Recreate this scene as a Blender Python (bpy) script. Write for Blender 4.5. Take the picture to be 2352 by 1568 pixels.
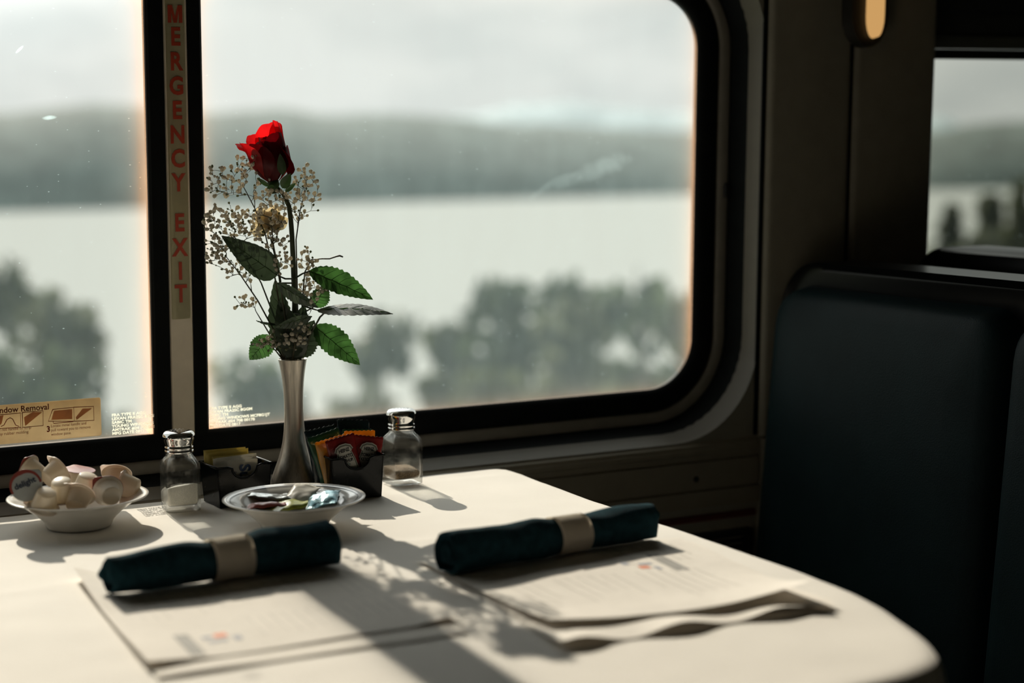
import bpy, bmesh, math, random
from mathutils import Vector, Matrix, Euler, noise

random.seed(7)
SC = bpy.context.scene
for o in list(bpy.data.objects):
    bpy.data.objects.remove(o)
PI = math.pi
COL = SC.collection

# ------------------------------------------------------------------ camera
FPX = 4155.0                       # focal length in pixels of the 2352 x 1568 frame
CAM = Vector((-0.814, -2.341, 1.235))
YAW, PITCH, ROLL = 0.48240, 0.114634, -0.011705
_fw = Vector((math.sin(YAW) * math.cos(PITCH), math.cos(YAW) * math.cos(PITCH), -math.sin(PITCH)))
_rt = Vector((math.cos(YAW), -math.sin(YAW), 0))
_up = _rt.cross(_fw)
RT = _rt * math.cos(ROLL) + _up * math.sin(ROLL)
UP = -_rt * math.sin(ROLL) + _up * math.cos(ROLL)
FW = _fw
cd = bpy.data.cameras.new('camera')
cd.sensor_width = 36.0
cd.lens = FPX / 2352 * 36.0
cd.clip_start = 0.05
cd.clip_end = 8000
cam = bpy.data.objects.new('camera', cd)
COL.objects.link(cam)
M = Matrix((RT, UP, -FW)).transposed().to_4x4()
M.translation = CAM
cam.matrix_world = M
SC.camera = cam
cd.dof.use_dof = True
cd.dof.focus_distance = 2.40
cd.dof.aperture_fstop = 2.3

# ------------------------------------------------------------------ colour management, cycles
SC.view_settings.view_transform = 'Standard'
SC.view_settings.look = 'None'
SC.view_settings.gamma = 1.0
SC.view_settings.exposure = 0.0
SC.view_settings.use_curve_mapping = False
SC.cycles.use_denoising = True
SC.cycles.max_bounces = 14
SC.cycles.transparent_max_bounces = 40
SC.cycles.transmission_bounces = 12
SC.cycles.sample_clamp_indirect = 6.0

# ------------------------------------------------------------------ sky
W = bpy.data.worlds.new('sky')
SC.world = W
W.use_nodes = True
nt = W.node_tree
nt.nodes.clear()
def wn(t, **k):
    n = nt.nodes.new(t)
    for a, b in k.items():
        setattr(n, a, b)
    return n
tc = wn('ShaderNodeTexCoord')
mp = wn('ShaderNodeMapping')
mp.inputs['Scale'].default_value = (5, 5, 15)
mp.inputs['Location'].default_value = (1.3, .4, 2.2)
nz = wn('ShaderNodeTexNoise')
nz.inputs['Scale'].default_value = 1.3
nz.inputs['Detail'].default_value = 5
nz.inputs['Roughness'].default_value = .5
cr = wn('ShaderNodeValToRGB')
cr.color_ramp.elements[0].position = .36
cr.color_ramp.elements[0].color = (.66, .69, .675, 1)
cr.color_ramp.elements[1].position = .60
cr.color_ramp.elements[1].color = (.93, .93, .89, 1)
bg = wn('ShaderNodeBackground')
ow = wn('ShaderNodeOutputWorld')
L = nt.links.new
L(tc.outputs['Generated'], mp.inputs['Vector'])
L(mp.outputs[0], nz.inputs['Vector'])
L(nz.outputs['Fac'], cr.inputs[0])
# cloud veil is brighter around the sun
SUN_ELEV = math.radians(29.5)
TO_SUN = Vector((0.06 * math.cos(SUN_ELEV), math.cos(SUN_ELEV), math.sin(SUN_ELEV))).normalized()
dt = wn('ShaderNodeVectorMath', operation='DOT_PRODUCT')
dt.inputs[1].default_value = TO_SUN
L(tc.outputs['Generated'], dt.inputs[0])
gl = wn('ShaderNodeMapRange', interpolation_type='SMOOTHSTEP')
gl.inputs['From Min'].default_value = .86
gl.inputs['From Max'].default_value = 1.0
gl.inputs['To Min'].default_value = .84
gl.inputs['To Max'].default_value = 4.0
L(dt.outputs['Value'], gl.inputs['Value'])
L(gl.outputs[0], bg.inputs['Strength'])
L(cr.outputs[0], bg.inputs['Color'])
L(bg.outputs[0], ow.inputs['Surface'])

# ------------------------------------------------------------------ sun (through the window, slightly from the right)
sd = bpy.data.lights.new('sun', 'SUN')
sd.energy = 6.3
sd.color = (1.0, .89, .755)
sd.angle = math.radians(0.6)
sun = bpy.data.objects.new('sun', sd)
COL.objects.link(sun)
sun.rotation_euler = (-TO_SUN).to_track_quat('-Z', 'Y').to_euler()
sun.location = (2, 30, 20)

# ------------------------------------------------------------------ pixel to place helpers
def ray(px, py):
    return RT * (px - 1176) - UP * (py - 784) + FW * FPX
def onz(px, py, z):
    r = ray(px, py)
    return CAM + r * ((z - CAM.z) / r.z)
def ony(px, py, y):
    r = ray(px, py)
    return CAM + r * ((y - CAM.y) / r.y)
def onx(px, py, x):
    r = ray(px, py)
    return CAM + r * ((x - CAM.x) / r.x)
HF = Vector((FW.x, FW.y, 0)).normalized()
VASE = Vector((0.050, -0.050, 0.75))
def bq(px, py, d=0.0):
    """point on the upright plane through the vase that faces the aisle, d metres further back"""
    r = ray(px, py)
    return CAM + r * (((VASE - CAM).dot(HF) + d) / r.dot(HF))

# ------------------------------------------------------------------ materials
MAT = {}
def new_mat(name):
    m = bpy.data.materials.new(name)
    m.use_nodes = True
    m.node_tree.nodes.clear()
    out = m.node_tree.nodes.new('ShaderNodeOutputMaterial')
    return m, m.node_tree, out
def N(t, typ, **k):
    n = t.nodes.new(typ)
    for a, b in k.items():
        setattr(n, a, b)
    return n
def principled(name, col, rough=.5, metal=0.0, noise_amt=.08, noise_scale=40, bump=0.0, bump_scale=200, coat=0.0, spec=.5, stretch=(1, 1, 1), sheen=0.0):
    if name in MAT:
        return MAT[name]
    m, t, out = new_mat(name)
    p = N(t, 'ShaderNodeBsdfPrincipled')
    p.inputs['Roughness'].default_value = rough
    p.inputs['Metallic'].default_value = metal
    p.inputs['Coat Weight'].default_value = coat
    p.inputs['Specular IOR Level'].default_value = spec
    p.inputs['Sheen Weight'].default_value = sheen
    tcn = N(t, 'ShaderNodeTexCoord')
    mpn = N(t, 'ShaderNodeMapping')
    mpn.inputs['Scale'].default_value = stretch
    t.links.new(tcn.outputs['Object'], mpn.inputs['Vector'])
    nzn = N(t, 'ShaderNodeTexNoise')
    nzn.inputs['Scale'].default_value = noise_scale
    nzn.inputs['Detail'].default_value = 4
    t.links.new(mpn.outputs[0], nzn.inputs['Vector'])
    r = N(t, 'ShaderNodeValToRGB')
    r.color_ramp.elements[0].position = .3
    r.color_ramp.elements[1].position = .7
    r.color_ramp.elements[0].color = tuple(c * (1 - noise_amt) for c in col) + (1,)
    r.color_ramp.elements[1].color = tuple(min(1, c * (1 + noise_amt)) for c in col) + (1,)
    t.links.new(nzn.outputs['Fac'], r.inputs[0])
    t.links.new(r.outputs[0], p.inputs['Base Color'])
    if bump:
        n2 = N(t, 'ShaderNodeTexNoise')
        n2.inputs['Scale'].default_value = bump_scale
        n2.inputs['Detail'].default_value = 3
        t.links.new(mpn.outputs[0], n2.inputs['Vector'])
        b = N(t, 'ShaderNodeBump')
        b.inputs['Strength'].default_value = bump
        b.inputs['Distance'].default_value = .002
        t.links.new(n2.outputs['Fac'], b.inputs['Height'])
        t.links.new(b.outputs[0], p.inputs['Normal'])
    t.links.new(p.outputs[0], out.inputs[0])
    MAT[name] = m
    return m
def leafy(name, col, trans_col, fac=.5, rough=.6, gloss=.06, noise_scale=60, amt=.25):
    """thin sheet that scatters light on both sides: petals, leaves, paper"""
    if name in MAT:
        return MAT[name]
    m, t, out = new_mat(name)
    tcn = N(t, 'ShaderNodeTexCoord')
    nzn = N(t, 'ShaderNodeTexNoise')
    nzn.inputs['Scale'].default_value = noise_scale
    nzn.inputs['Detail'].default_value = 3
    t.links.new(tcn.outputs['Object'], nzn.inputs['Vector'])
    def ramp(c):
        r = N(t, 'ShaderNodeValToRGB')
        r.color_ramp.elements[0].position = .35
        r.color_ramp.elements[1].position = .65
        r.color_ramp.elements[0].color = tuple(x * (1 - amt) for x in c) + (1,)
        r.color_ramp.elements[1].color = tuple(min(1, x * (1 + amt)) for x in c) + (1,)
        t.links.new(nzn.outputs['Fac'], r.inputs[0])
        return r
    d = N(t, 'ShaderNodeBsdfDiffuse')
    tr = N(t, 'ShaderNodeBsdfTranslucent')
    t.links.new(ramp(col).outputs[0], d.inputs['Color'])
    t.links.new(ramp(trans_col).outputs[0], tr.inputs['Color'])
    mx = N(t, 'ShaderNodeMixShader')
    mx.inputs[0].default_value = fac
    t.links.new(d.outputs[0], mx.inputs[1])
    t.links.new(tr.outputs[0], mx.inputs[2])
    g = N(t, 'ShaderNodeBsdfGlossy')
    g.inputs['Roughness'].default_value = .35
    m2 = N(t, 'ShaderNodeMixShader')
    m2.inputs[0].default_value = gloss
    t.links.new(mx.outputs[0], m2.inputs[1])
    t.links.new(g.outputs[0], m2.inputs[2])
    t.links.new(m2.outputs[0], out.inputs[0])
    MAT[name] = m
    return m
def bottle_glass(name, tint=(.93, .96, .94), clear=.55):
    m, t, out = new_mat(name)
    gl = N(t, 'ShaderNodeBsdfGlass')
    gl.inputs['Color'].default_value = tint + (1,)
    gl.inputs['IOR'].default_value = 1.3
    gl.inputs['Roughness'].default_value = .02
    tp = N(t, 'ShaderNodeBsdfTransparent')
    tp.inputs['Color'].default_value = tint + (1,)
    lw = N(t, 'ShaderNodeLayerWeight')
    lw.inputs['Blend'].default_value = .35
    mr = N(t, 'ShaderNodeMapRange')
    mr.inputs['To Min'].default_value = clear
    mr.inputs['To Max'].default_value = .30
    mx = N(t, 'ShaderNodeMixShader')
    t.links.new(lw.outputs['Facing'], mr.inputs['Value'])
    t.links.new(mr.outputs[0], mx.inputs[0])
    t.links.new(gl.outputs[0], mx.inputs[1])
    t.links.new(tp.outputs[0], mx.inputs[2])
    # fine dust on the glass
    du = N(t, 'ShaderNodeBsdfTranslucent')
    du.inputs['Color'].default_value = (.85, .8, .7, 1)
    tcn = N(t, 'ShaderNodeTexCoord')
    nzn = N(t, 'ShaderNodeTexNoise')
    nzn.inputs['Scale'].default_value = 60
    nzn.inputs['Detail'].default_value = 8
    nzn.inputs['Roughness'].default_value = .8
    r = N(t, 'ShaderNodeMapRange')
    r.inputs['From Min'].default_value = .5
    r.inputs['From Max'].default_value = .8
    r.inputs['To Max'].default_value = .07
    t.links.new(tcn.outputs['Object'], nzn.inputs['Vector'])
    t.links.new(nzn.outputs['Fac'], r.inputs['Value'])
    m2 = N(t, 'ShaderNodeMixShader')
    t.links.new(r.outputs[0], m2.inputs[0])
    t.links.new(mx.outputs[0], m2.inputs[1])
    t.links.new(du.outputs[0], m2.inputs[2])
    t.links.new(m2.outputs[0], out.inputs[0])
    return m
def pane_glass(name, x0, x1, z0, z1, r, haze=.05, edge=.22, tint=(.95, .965, .955), specks=.5, smudge=None):
    """window pane: clear sheet with road haze, dust along its rim, scratches and specks"""
    m, t, out = new_mat(name)
    lk = t.links.new
    def math_(op, a, b=None, c=None):
        n = N(t, 'ShaderNodeMath', operation=op)
        for i, v in enumerate((a, b, c)):
            if v is None:
                continue
            if isinstance(v, (int, float)):
                n.inputs[i].default_value = v
            else:
                lk(v, n.inputs[i])
        return n.outputs[0]
    tcn = N(t, 'ShaderNodeTexCoord')
    sp = N(t, 'ShaderNodeSeparateXYZ')
    lk(tcn.outputs['Object'], sp.inputs[0])
    X, Z = sp.outputs['X'], sp.outputs['Z']
    # signed distance to the rounded rim
    qx = math_('SUBTRACT', math_('ABSOLUTE', math_('SUBTRACT', X, (x0 + x1) / 2)), (x1 - x0) / 2 - r)
    qz = math_('SUBTRACT', math_('ABSOLUTE', math_('SUBTRACT', Z, (z0 + z1) / 2)), (z1 - z0) / 2 - r)
    px_, pz_ = math_('MAXIMUM', qx, 0), math_('MAXIMUM', qz, 0)
    ln = math_('SQRT', math_('ADD', math_('MULTIPLY', px_, px_), math_('MULTIPLY', pz_, pz_)))
    inn = math_('MINIMUM', math_('MAXIMUM', qx, qz), 0)
    dist = math_('SUBTRACT', r, math_('ADD', ln, inn))        # metres inward from rim
    rim = math_('POWER', 2.718, math_('MULTIPLY', dist, -1 / .010))
    def noise_(scale, detail, stretch, lo, hi, rough=.6):
        mpn = N(t, 'ShaderNodeMapping')
        mpn.inputs['Scale'].default_value = stretch
        lk(tcn.outputs['Object'], mpn.inputs[0])
        n = N(t, 'ShaderNodeTexNoise')
        n.inputs['Scale'].default_value = scale
        n.inputs['Detail'].default_value = detail
        n.inputs['Roughness'].default_value = rough
        lk(mpn.outputs[0], n.inputs['Vector'])
        q = N(t, 'ShaderNodeMapRange')
        q.inputs['From Min'].default_value = lo
        q.inputs['From Max'].default_value = hi
        lk(n.outputs['Fac'], q.inputs['Value'])
        return q.outputs[0]
    side = math_('MULTIPLY', math_('GREATER_THAN', qx, qz), math_('ADD', .12, math_('MULTIPLY', math_('GREATER_THAN', X, (x0 + x1) / 2), .88)))
    rim = math_('MULTIPLY', rim, math_('ADD', .45, math_('MULTIPLY', side, .55)))
    rimn = math_('MULTIPLY', rim, math_('ADD', .6, math_('MULTIPLY', noise_(7, 3, (1, 1, 1), .35, .7), .7)))
    wide = math_('MULTIPLY', math_('MULTIPLY', math_('POWER', 2.718, math_('MULTIPLY', dist, -1 / .022)), .105), math_('ADD', .25, math_('MULTIPLY', side, .75)))
    streak = noise_(20, 5, (1.6, 1, .5), .35, .75)
    vor = N(t, 'ShaderNodeTexVoronoi')
    vor.inputs['Scale'].default_value = 120
    vor.voronoi_dimensions = '2D'
    mpv = N(t, 'ShaderNodeCombineXYZ')
    lk(math_('MULTIPLY', X, .6), mpv.inputs[0])
    lk(math_('MULTIPLY', Z, 1.1), mpv.inputs[1])
    lk(mpv.outputs[0], vor.inputs['Vector'])
    sepc = N(t, 'ShaderNodeSeparateColor')
    lk(vor.outputs['Color'], sepc.inputs[0])
    size = math_('MULTIPLY', math_('POWER', sepc.outputs[0], 10), .10)
    speck = math_('LESS_THAN', vor.outputs['Distance'], size)
    amt = math_('ADD', haze, math_('MULTIPLY', streak, haze * .30))
    amt = math_('ADD', amt, math_('MULTIPLY', rimn, edge))
    amt = math_('ADD', amt, wide)
    amt = math_('ADD', amt, math_('MULTIPLY', speck, specks * .34))
    for (sx, sz, rx, rz, rot, k) in (smudge or []):
        a = math_('SUBTRACT', X, sx)
        b = math_('SUBTRACT', Z, sz)
        c, s = math.cos(rot), math.sin(rot)
        u = math_('DIVIDE', math_('ADD', math_('MULTIPLY', a, c), math_('MULTIPLY', b, s)), rx)
        v = math_('DIVIDE', math_('SUBTRACT', math_('MULTIPLY', b, c), math_('MULTIPLY', a, s)), rz)
        d2 = math_('ADD', math_('MULTIPLY', u, u), math_('MULTIPLY', v, v))
        d2 = math_('ADD', d2, math_('MULTIPLY', math_('SUBTRACT', noise_(45, 4, (1, 1, 1), .3, .7), .5), .9))
        q = N(t, 'ShaderNodeMapRange')
        q.inputs['From Min'].default_value = 1.0
        q.inputs['From Max'].default_value = -.1
        lk(d2, q.inputs['Value'])
        amt = math_('ADD', amt, math_('MULTIPLY', q.outputs[0], k))
    tp = N(t, 'ShaderNodeBsdfTransparent')
    tp.inputs['Color'].default_value = tint + (1,)
    tl = N(t, 'ShaderNodeBsdfTranslucent')
    mixc = N(t, 'ShaderNodeMix', data_type='RGBA')
    mixc.inputs['A'].default_value = (.66, .86, .90, 1)
    mixc.inputs['B'].default_value = (.98, .66, .44, 1)
    lk(math_('MINIMUM', math_('ADD', math_('MULTIPLY', rim, 1.6), math_('MULTIPLY', wide, 7)), 1), mixc.inputs['Factor'])
    lk(mixc.outputs['Result'], tl.inputs['Color'])
    mx = N(t, 'ShaderNodeMixShader')
    lk(math_('MINIMUM', amt, .9), mx.inputs[0])
    lk(tp.outputs[0], mx.inputs[1])
    lk(tl.outputs[0], mx.inputs[2])
    gl = N(t, 'ShaderNodeBsdfGlossy')
    gl.inputs['Roughness'].default_value = .02
    fr = N(t, 'ShaderNodeFresnel')
    fr.inputs['IOR'].default_value = 1.2
    m2 = N(t, 'ShaderNodeMixShader')
    lk(fr.outputs[0], m2.inputs[0])
    lk(mx.outputs[0], m2.inputs[1])
    lk(gl.outputs[0], m2.inputs[2])
    lk(m2.outputs[0], out.inputs[0])
    return m
def emitter(name, col, s):
    m, t, out = new_mat(name)
    e = N(t, 'ShaderNodeEmission')
    e.inputs['Color'].default_value = col + (1,)
    e.inputs['Strength'].default_value = s
    t.links.new(e.outputs[0], out.inputs[0])
    return m

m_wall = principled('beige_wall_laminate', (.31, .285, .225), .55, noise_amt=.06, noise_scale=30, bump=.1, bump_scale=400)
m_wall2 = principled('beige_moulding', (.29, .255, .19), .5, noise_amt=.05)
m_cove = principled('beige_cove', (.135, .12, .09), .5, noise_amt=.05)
m_ring = principled('grey_window_ring', (.22, .20, .165), .5, noise_amt=.08)
m_rubber = principled('black_rubber', (.006, .0075, .0075), .7, noise_amt=.2, spec=.12)
m_pole = principled('beige_mullion', (.84, .74, .59), .45, noise_amt=.05)
m_dark = principled('dark_plastic', (.02, .021, .022), .5)
m_floor = principled('dark_carpet', (.02, .022, .025), .95, noise_amt=.3, noise_scale=200)
m_ceil = principled('grey_ceiling', (.16, .15, .13), .8)
m_leather = principled('teal_leather', (.0070, .0165, .018), .5, noise_amt=.15, noise_scale=14, bump=.25, bump_scale=500, spec=.07)
m_shell = principled('black_seat_shell', (.003, .0032, .0032), .3, noise_amt=.2, spec=.12)
m_piping = principled('black_seat_piping', (.03, .04, .04), .3)
m_cloth = principled('white_tablecloth', (.80, .755, .685), .9, noise_amt=.015, noise_scale=12, bump=.25, bump_scale=900, sheen=.1)
m_tabletop = principled('table_laminate', (.25, .22, .18), .5)
m_metal = principled('brushed_pewter', (.50, .455, .39), .38, metal=1.0, noise_amt=.18, noise_scale=60, stretch=(6, 6, .15), bump=.06, bump_scale=300)
m_chrome = principled('chrome', (.78, .77, .75), .10, metal=1.0, noise_amt=.06)
m_hole = principled('shaker_hole', (.02, .02, .02), .6)
m_salt = leafy('salt', (.85, .83, .78), (.85, .82, .75), .35, gloss=.02, noise_scale=1500, amt=.12)
m_pepper = principled('pepper', (.22, .15, .085), .85, noise_amt=.75, noise_scale=900, bump=.7, bump_scale=900)
m_caddy = principled('black_glossy_plastic', (.004, .005, .005), .14, noise_amt=.1, spec=.17)
m_ceramic = principled('white_ceramic', (.74, .71, .65), .18, noise_amt=.01, coat=.3)
m_blue = principled('blue_rim_glaze', (.012, .022, .06), .2)
m_nap = principled('teal_napkin_cloth', (.014, .044, .056), .95, noise_amt=.3, noise_scale=90, bump=.8, bump_scale=900, spec=.05)
m_band = leafy('paper_band', (.78, .72, .62), (.78, .68, .52), .25, gloss=.02, amt=.03)
m_cream_cup = leafy('creamer_plastic', (.80, .74, .64), (.90, .80, .62), .45, gloss=.08, amt=.03)
m_foil_red = principled('creamer_foil_red', (.22, .03, .02), .35, noise_amt=.15)
m_foil_grey = principled('creamer_foil_grey', (.32, .34, .33), .35, noise_amt=.1)
m_foil_white = leafy('creamer_foil_white', (.75, .66, .6), (.8, .62, .5), .3, gloss=.15, amt=.06)
m_ink_blue = principled('dark_blue_ink', (.02, .045, .12), .6)
m_ink_navy = principled('navy_ink', (.012, .022, .05), .6)
m_yellow_paper = leafy('pale_yellow_paper', (.52, .43, .15), (.6, .5, .18), .35, gloss=.03, amt=.08)
m_white_paper = leafy('white_packet_paper', (.62, .60, .54), (.7, .66, .56), .3, gloss=.03, amt=.05)
m_teal_foil = principled('dark_teal_foil', (.010, .026, .036), .25, noise_amt=.2, noise_scale=80, bump=.7, bump_scale=70, coat=.3)
m_green_foil = principled('green_foil', (.015, .085, .045), .28, noise_amt=.2, noise_scale=80, bump=.7, bump_scale=70, coat=.3)
m_must_foil = leafy('mustard_yellow_foil', (.72, .36, .015), (.85, .42, .02), .35, gloss=.10, amt=.06)
m_red_foil = principled('ketchup_red_foil', (.20, .012, .010), .25, noise_amt=.2, noise_scale=80, bump=.6, bump_scale=70, coat=.3)
m_keystone = principled('keystone_print', (.52, .50, .44), .5, noise_amt=.03)
m_keyline = principled('keystone_outline', (.12, .12, .09), .5)
m_black_ink = principled('black_ink', (.015, .013, .012), .6)
m_silver_foil = principled('silver_foil', (.13, .26, .30), .24, metal=.6, noise_amt=.25, noise_scale=60, bump=.9, bump_scale=60)
m_lime_foil = principled('lime_foil', (.25, .27, .03), .3, noise_amt=.35, noise_scale=50, bump=.6, bump_scale=60)
m_redwhite_foil = principled('red_white_foil', (.40, .10, .08), .3, noise_amt=.5, noise_scale=40, bump=.5, bump_scale=60)
m_petal = leafy('red_petal', (.36, .006, .008), (.95, .012, .014), .5, gloss=.03, noise_scale=90, amt=.12)
m_petal_shaded = leafy('red_petal_shaded', (.10, .002, .004), (.20, .002, .005), .28, gloss=.02, noise_scale=90, amt=.12)  # shade on the front petals put into a darker, less translucent red
m_petal_in = leafy('red_petal_inner', (.22, .003, .005), (.34, .004, .006), .3, gloss=.03, noise_scale=90, amt=.12)  # darker, denser red so the heart lets less sun through
m_stem = principled('green_stem', (.035, .045, .018), .5, noise_amt=.3)
m_leaf = leafy('rose_leaf', (.035, .075, .022), (.038, .105, .022), .5, gloss=.05, noise_scale=55, amt=.5)
m_leaf_dark = leafy('rose_leaf_underside', (.060, .085, .058), (.040, .060, .030), .25, gloss=.05, noise_scale=70, amt=.15)
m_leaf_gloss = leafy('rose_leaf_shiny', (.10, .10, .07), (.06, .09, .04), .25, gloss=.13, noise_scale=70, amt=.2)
m_vein = leafy('leaf_vein', (.09, .13, .05), (.13, .26, .07), .75, gloss=.02)
m_sepal = leafy('sepal_green', (.05, .085, .035), (.10, .2, .05), .4, gloss=.03)
m_gyp = leafy('baby_breath_blossom', (.66, .62, .53), (.80, .72, .56), .4, gloss=.02, noise_scale=500, amt=.2)
m_gypbud = leafy('baby_breath_bud', (.18, .20, .11), (.3, .32, .14), .3, gloss=.02, noise_scale=500, amt=.2)
m_gypstem = principled('baby_breath_stem', (.055, .050, .025), .6, noise_amt=.3)
m_carn = leafy('cream_petal', (.48, .40, .26), (.66, .53, .30), .45, gloss=.02, noise_scale=120, amt=.15)
m_menu = leafy('menu_paper', (.86, .81, .74), (.7, .62, .5), .04, gloss=.01, amt=.02)
m_print_grey = principled('grey_print', (.30, .285, .26), .8)
m_print_faint = principled('faint_print', (.70, .66, .60), .8)
m_print_orange = principled('orange_print', (.75, .22, .10), .8)
m_print_blue = principled('blue_grey_print', (.33, .34, .38), .8)
m_sign = leafy('sign_vinyl', (.80, .75, .50), (.40, .33, .18), .15, gloss=.03, amt=.03)
m_sign_red = principled('sign_red', (.50, .055, .02), .5, noise_amt=.1)
m_stick = leafy('tan_sticker', (.42, .32, .17), (.40, .29, .155), .6, gloss=.02, amt=.06)
m_stick_red = leafy('sticker_red', (.30, .05, .02), (.42, .08, .03), .6, gloss=.02, amt=.1)
m_stick_brown = leafy('sticker_brown', (.20, .05, .02), (.35, .08, .02), .5, gloss=.02, amt=.1)
m_etch = leafy('etched_white', (.7, .7, .65), (1, .98, .9), .8, gloss=.02, amt=.02)

# ------------------------------------------------------------------ mesh helpers
def finish(name, bm, mat, parent=None, smooth=True, mats=None, auto=None):
    me = bpy.data.meshes.new(name)
    bmesh.ops.recalc_face_normals(bm, faces=bm.faces[:]) if auto != 'keep' else None
    bm.to_mesh(me)
    bm.free()
    for mm in (mats or [mat]):
        me.materials.append(mm)
    if smooth:
        me.polygons.foreach_set('use_smooth', [True] * len(me.polygons))
    o = bpy.data.objects.new(name, me)
    COL.objects.link(o)
    if parent is not None:
        o.parent = parent
        o.matrix_parent_inverse = Matrix.Identity(4)
        o.matrix_basis = parent_world(parent).inverted() if auto == 'world' or mat is None else o.matrix_basis
    return o
def parent_world(p):
    m = p.matrix_basis.copy()
    while p.parent is not None:
        p = p.parent
        m = p.matrix_basis @ m
    return m
def sharp(o, ang=35):
    me = o.data
    bm = bmesh.new()
    bm.from_mesh(me)
    for e in bm.edges:
        if len(e.link_faces) == 2 and e.calc_face_angle(0) > math.radians(ang):
            e.smooth = False
    bm.to_mesh(me)
    bm.free()
    return o
def empty(name, loc=(0, 0, 0), rot=(0, 0, 0)):
    o = bpy.data.objects.new(name, None)
    o.empty_display_size = .02
    COL.objects.link(o)
    o.location = loc
    o.rotation_euler = rot
    return o
def tag(o, label=None, cat=None, group=None, kind=None):
    if label:
        o['label'] = label
    if cat:
        o['category'] = cat
    if group:
        o['group'] = group
    if kind:
        o['kind'] = kind
    return o
def struct(o, label=None):
    o['kind'] = 'structure'
    if label:
        o['label'] = label
    return o
def box(bm, x0, x1, y0, y1, z0, z1, mat=None):
    v = [bm.verts.new((x, y, z)) for z in (z0, z1) for y in (y0, y1) for x in (x0, x1)]
    for f in ((0, 2, 3, 1), (4, 5, 7, 6), (0, 1, 5, 4), (2, 6, 7, 3), (0, 4, 6, 2), (1, 3, 7, 5)):
        bm.faces.new([v[i] for i in f])
    return v
def bevel(bm, w, seg=2):
    bmesh.ops.bevel(bm, geom=bm.edges[:], offset=w, segments=seg, profile=.5, affect='EDGES', clamp_overlap=True)
def tube(bm, pts, radii, n=6, cap=True, closed=False):
    pts = [Vector(p) for p in pts]
    if not isinstance(radii, (list, tuple)):
        radii = [radii] * len(pts)
    rings = []
    prev = None
    m = len(pts)
    for i, p in enumerate(pts):
        if closed:
            d = pts[(i + 1) % m] - pts[i - 1]
        else:
            d = pts[min(i + 1, m - 1)] - pts[max(i - 1, 0)]
        if d.length < 1e-9:
            d = Vector((0, 0, 1))
        d.normalize()
        if prev is None:
            a = Vector((0, 0, 1)) if abs(d.z) < .9 else Vector((1, 0, 0))
            u = d.cross(a).normalized()
        else:
            u = prev - d * prev.dot(d)
            if u.length < 1e-6:
                u = d.orthogonal()
            u.normalize()
        prev = u
        w = d.cross(u)
        rings.append([bm.verts.new(p + (u * math.cos(2 * PI * k / n) + w * math.sin(2 * PI * k / n)) * radii[i]) for k in range(n)])
    last = m if closed else m - 1
    for i in range(last):
        a, b = rings[i], rings[(i + 1) % m]
        for k in range(n):
            bm.faces.new((a[k], a[(k + 1) % n], b[(k + 1) % n], b[k]))
    if cap and not closed:
        bm.faces.new(rings[0][::-1])
        bm.faces.new(rings[-1])
def lathe(bm, prof, n=48, cx=0, cy=0, cz=0, close=False):
    rings = []
    for r, z in prof:
        if r < 1e-6:
            rings.append([bm.verts.new((cx, cy, cz + z))])
        else:
            rings.append([bm.verts.new((cx + r * math.cos(2 * PI * k / n), cy + r * math.sin(2 * PI * k / n), cz + z)) for k in range(n)])
    seq = list(zip(rings, rings[1:]))
    if close:
        seq.append((rings[-1], rings[0]))
    for a, b in seq:
        for k in range(n):
            k2 = (k + 1) % n
            if len(a) == 1 and len(b) == 1:
                continue
            if len(a) == 1:
                bm.faces.new((a[0], b[k], b[k2]))
            elif len(b) == 1:
                bm.faces.new((a[k], b[0], a[k2]))
            else:
                bm.faces.new((a[k], a[k2], b[k2], b[k]))
def bridge(bm, a, b):
    n = len(a)
    for k in range(n):
        k2 = (k + 1) % n
        bm.faces.new((a[k], a[k2], b[k2], b[k]))
def rrect(x0, x1, z0, z1, r, n=10):
    pts = []
    for cx, cz, a0 in ((x1 - r, z1 - r, 0), (x0 + r, z1 - r, 90), (x0 + r, z0 + r, 180), (x1 - r, z0 + r, 270)):
        for k in range(n + 1):
            a = math.radians(a0 + 90 * k / n)
            pts.append((cx + r * math.cos(a), cz + r * math.sin(a)))
    return pts
LEAN = math.tan(0.036)
def wl(x, d, z):
    """window-wall coordinates (along, depth outward, height); the wall leans inward with height"""
    return Vector((x, d - (z - .75) * LEAN, z))
def to_world_child(o, parent):
    """o was built in world coordinates; parent it without moving it"""
    o.parent = parent
    o.matrix_parent_inverse = Matrix.Identity(4)
    o.matrix_basis = parent_world(parent).inverted()
    return o
def child(name, bm, mat, parent, smooth=True):
    o = finish(name, bm, mat, None, smooth)
    o.parent = parent
    return o
def wchild(name, bm, mat, parent, smooth=True):
    return to_world_child(finish(name, bm, mat, None, smooth), parent)
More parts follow.
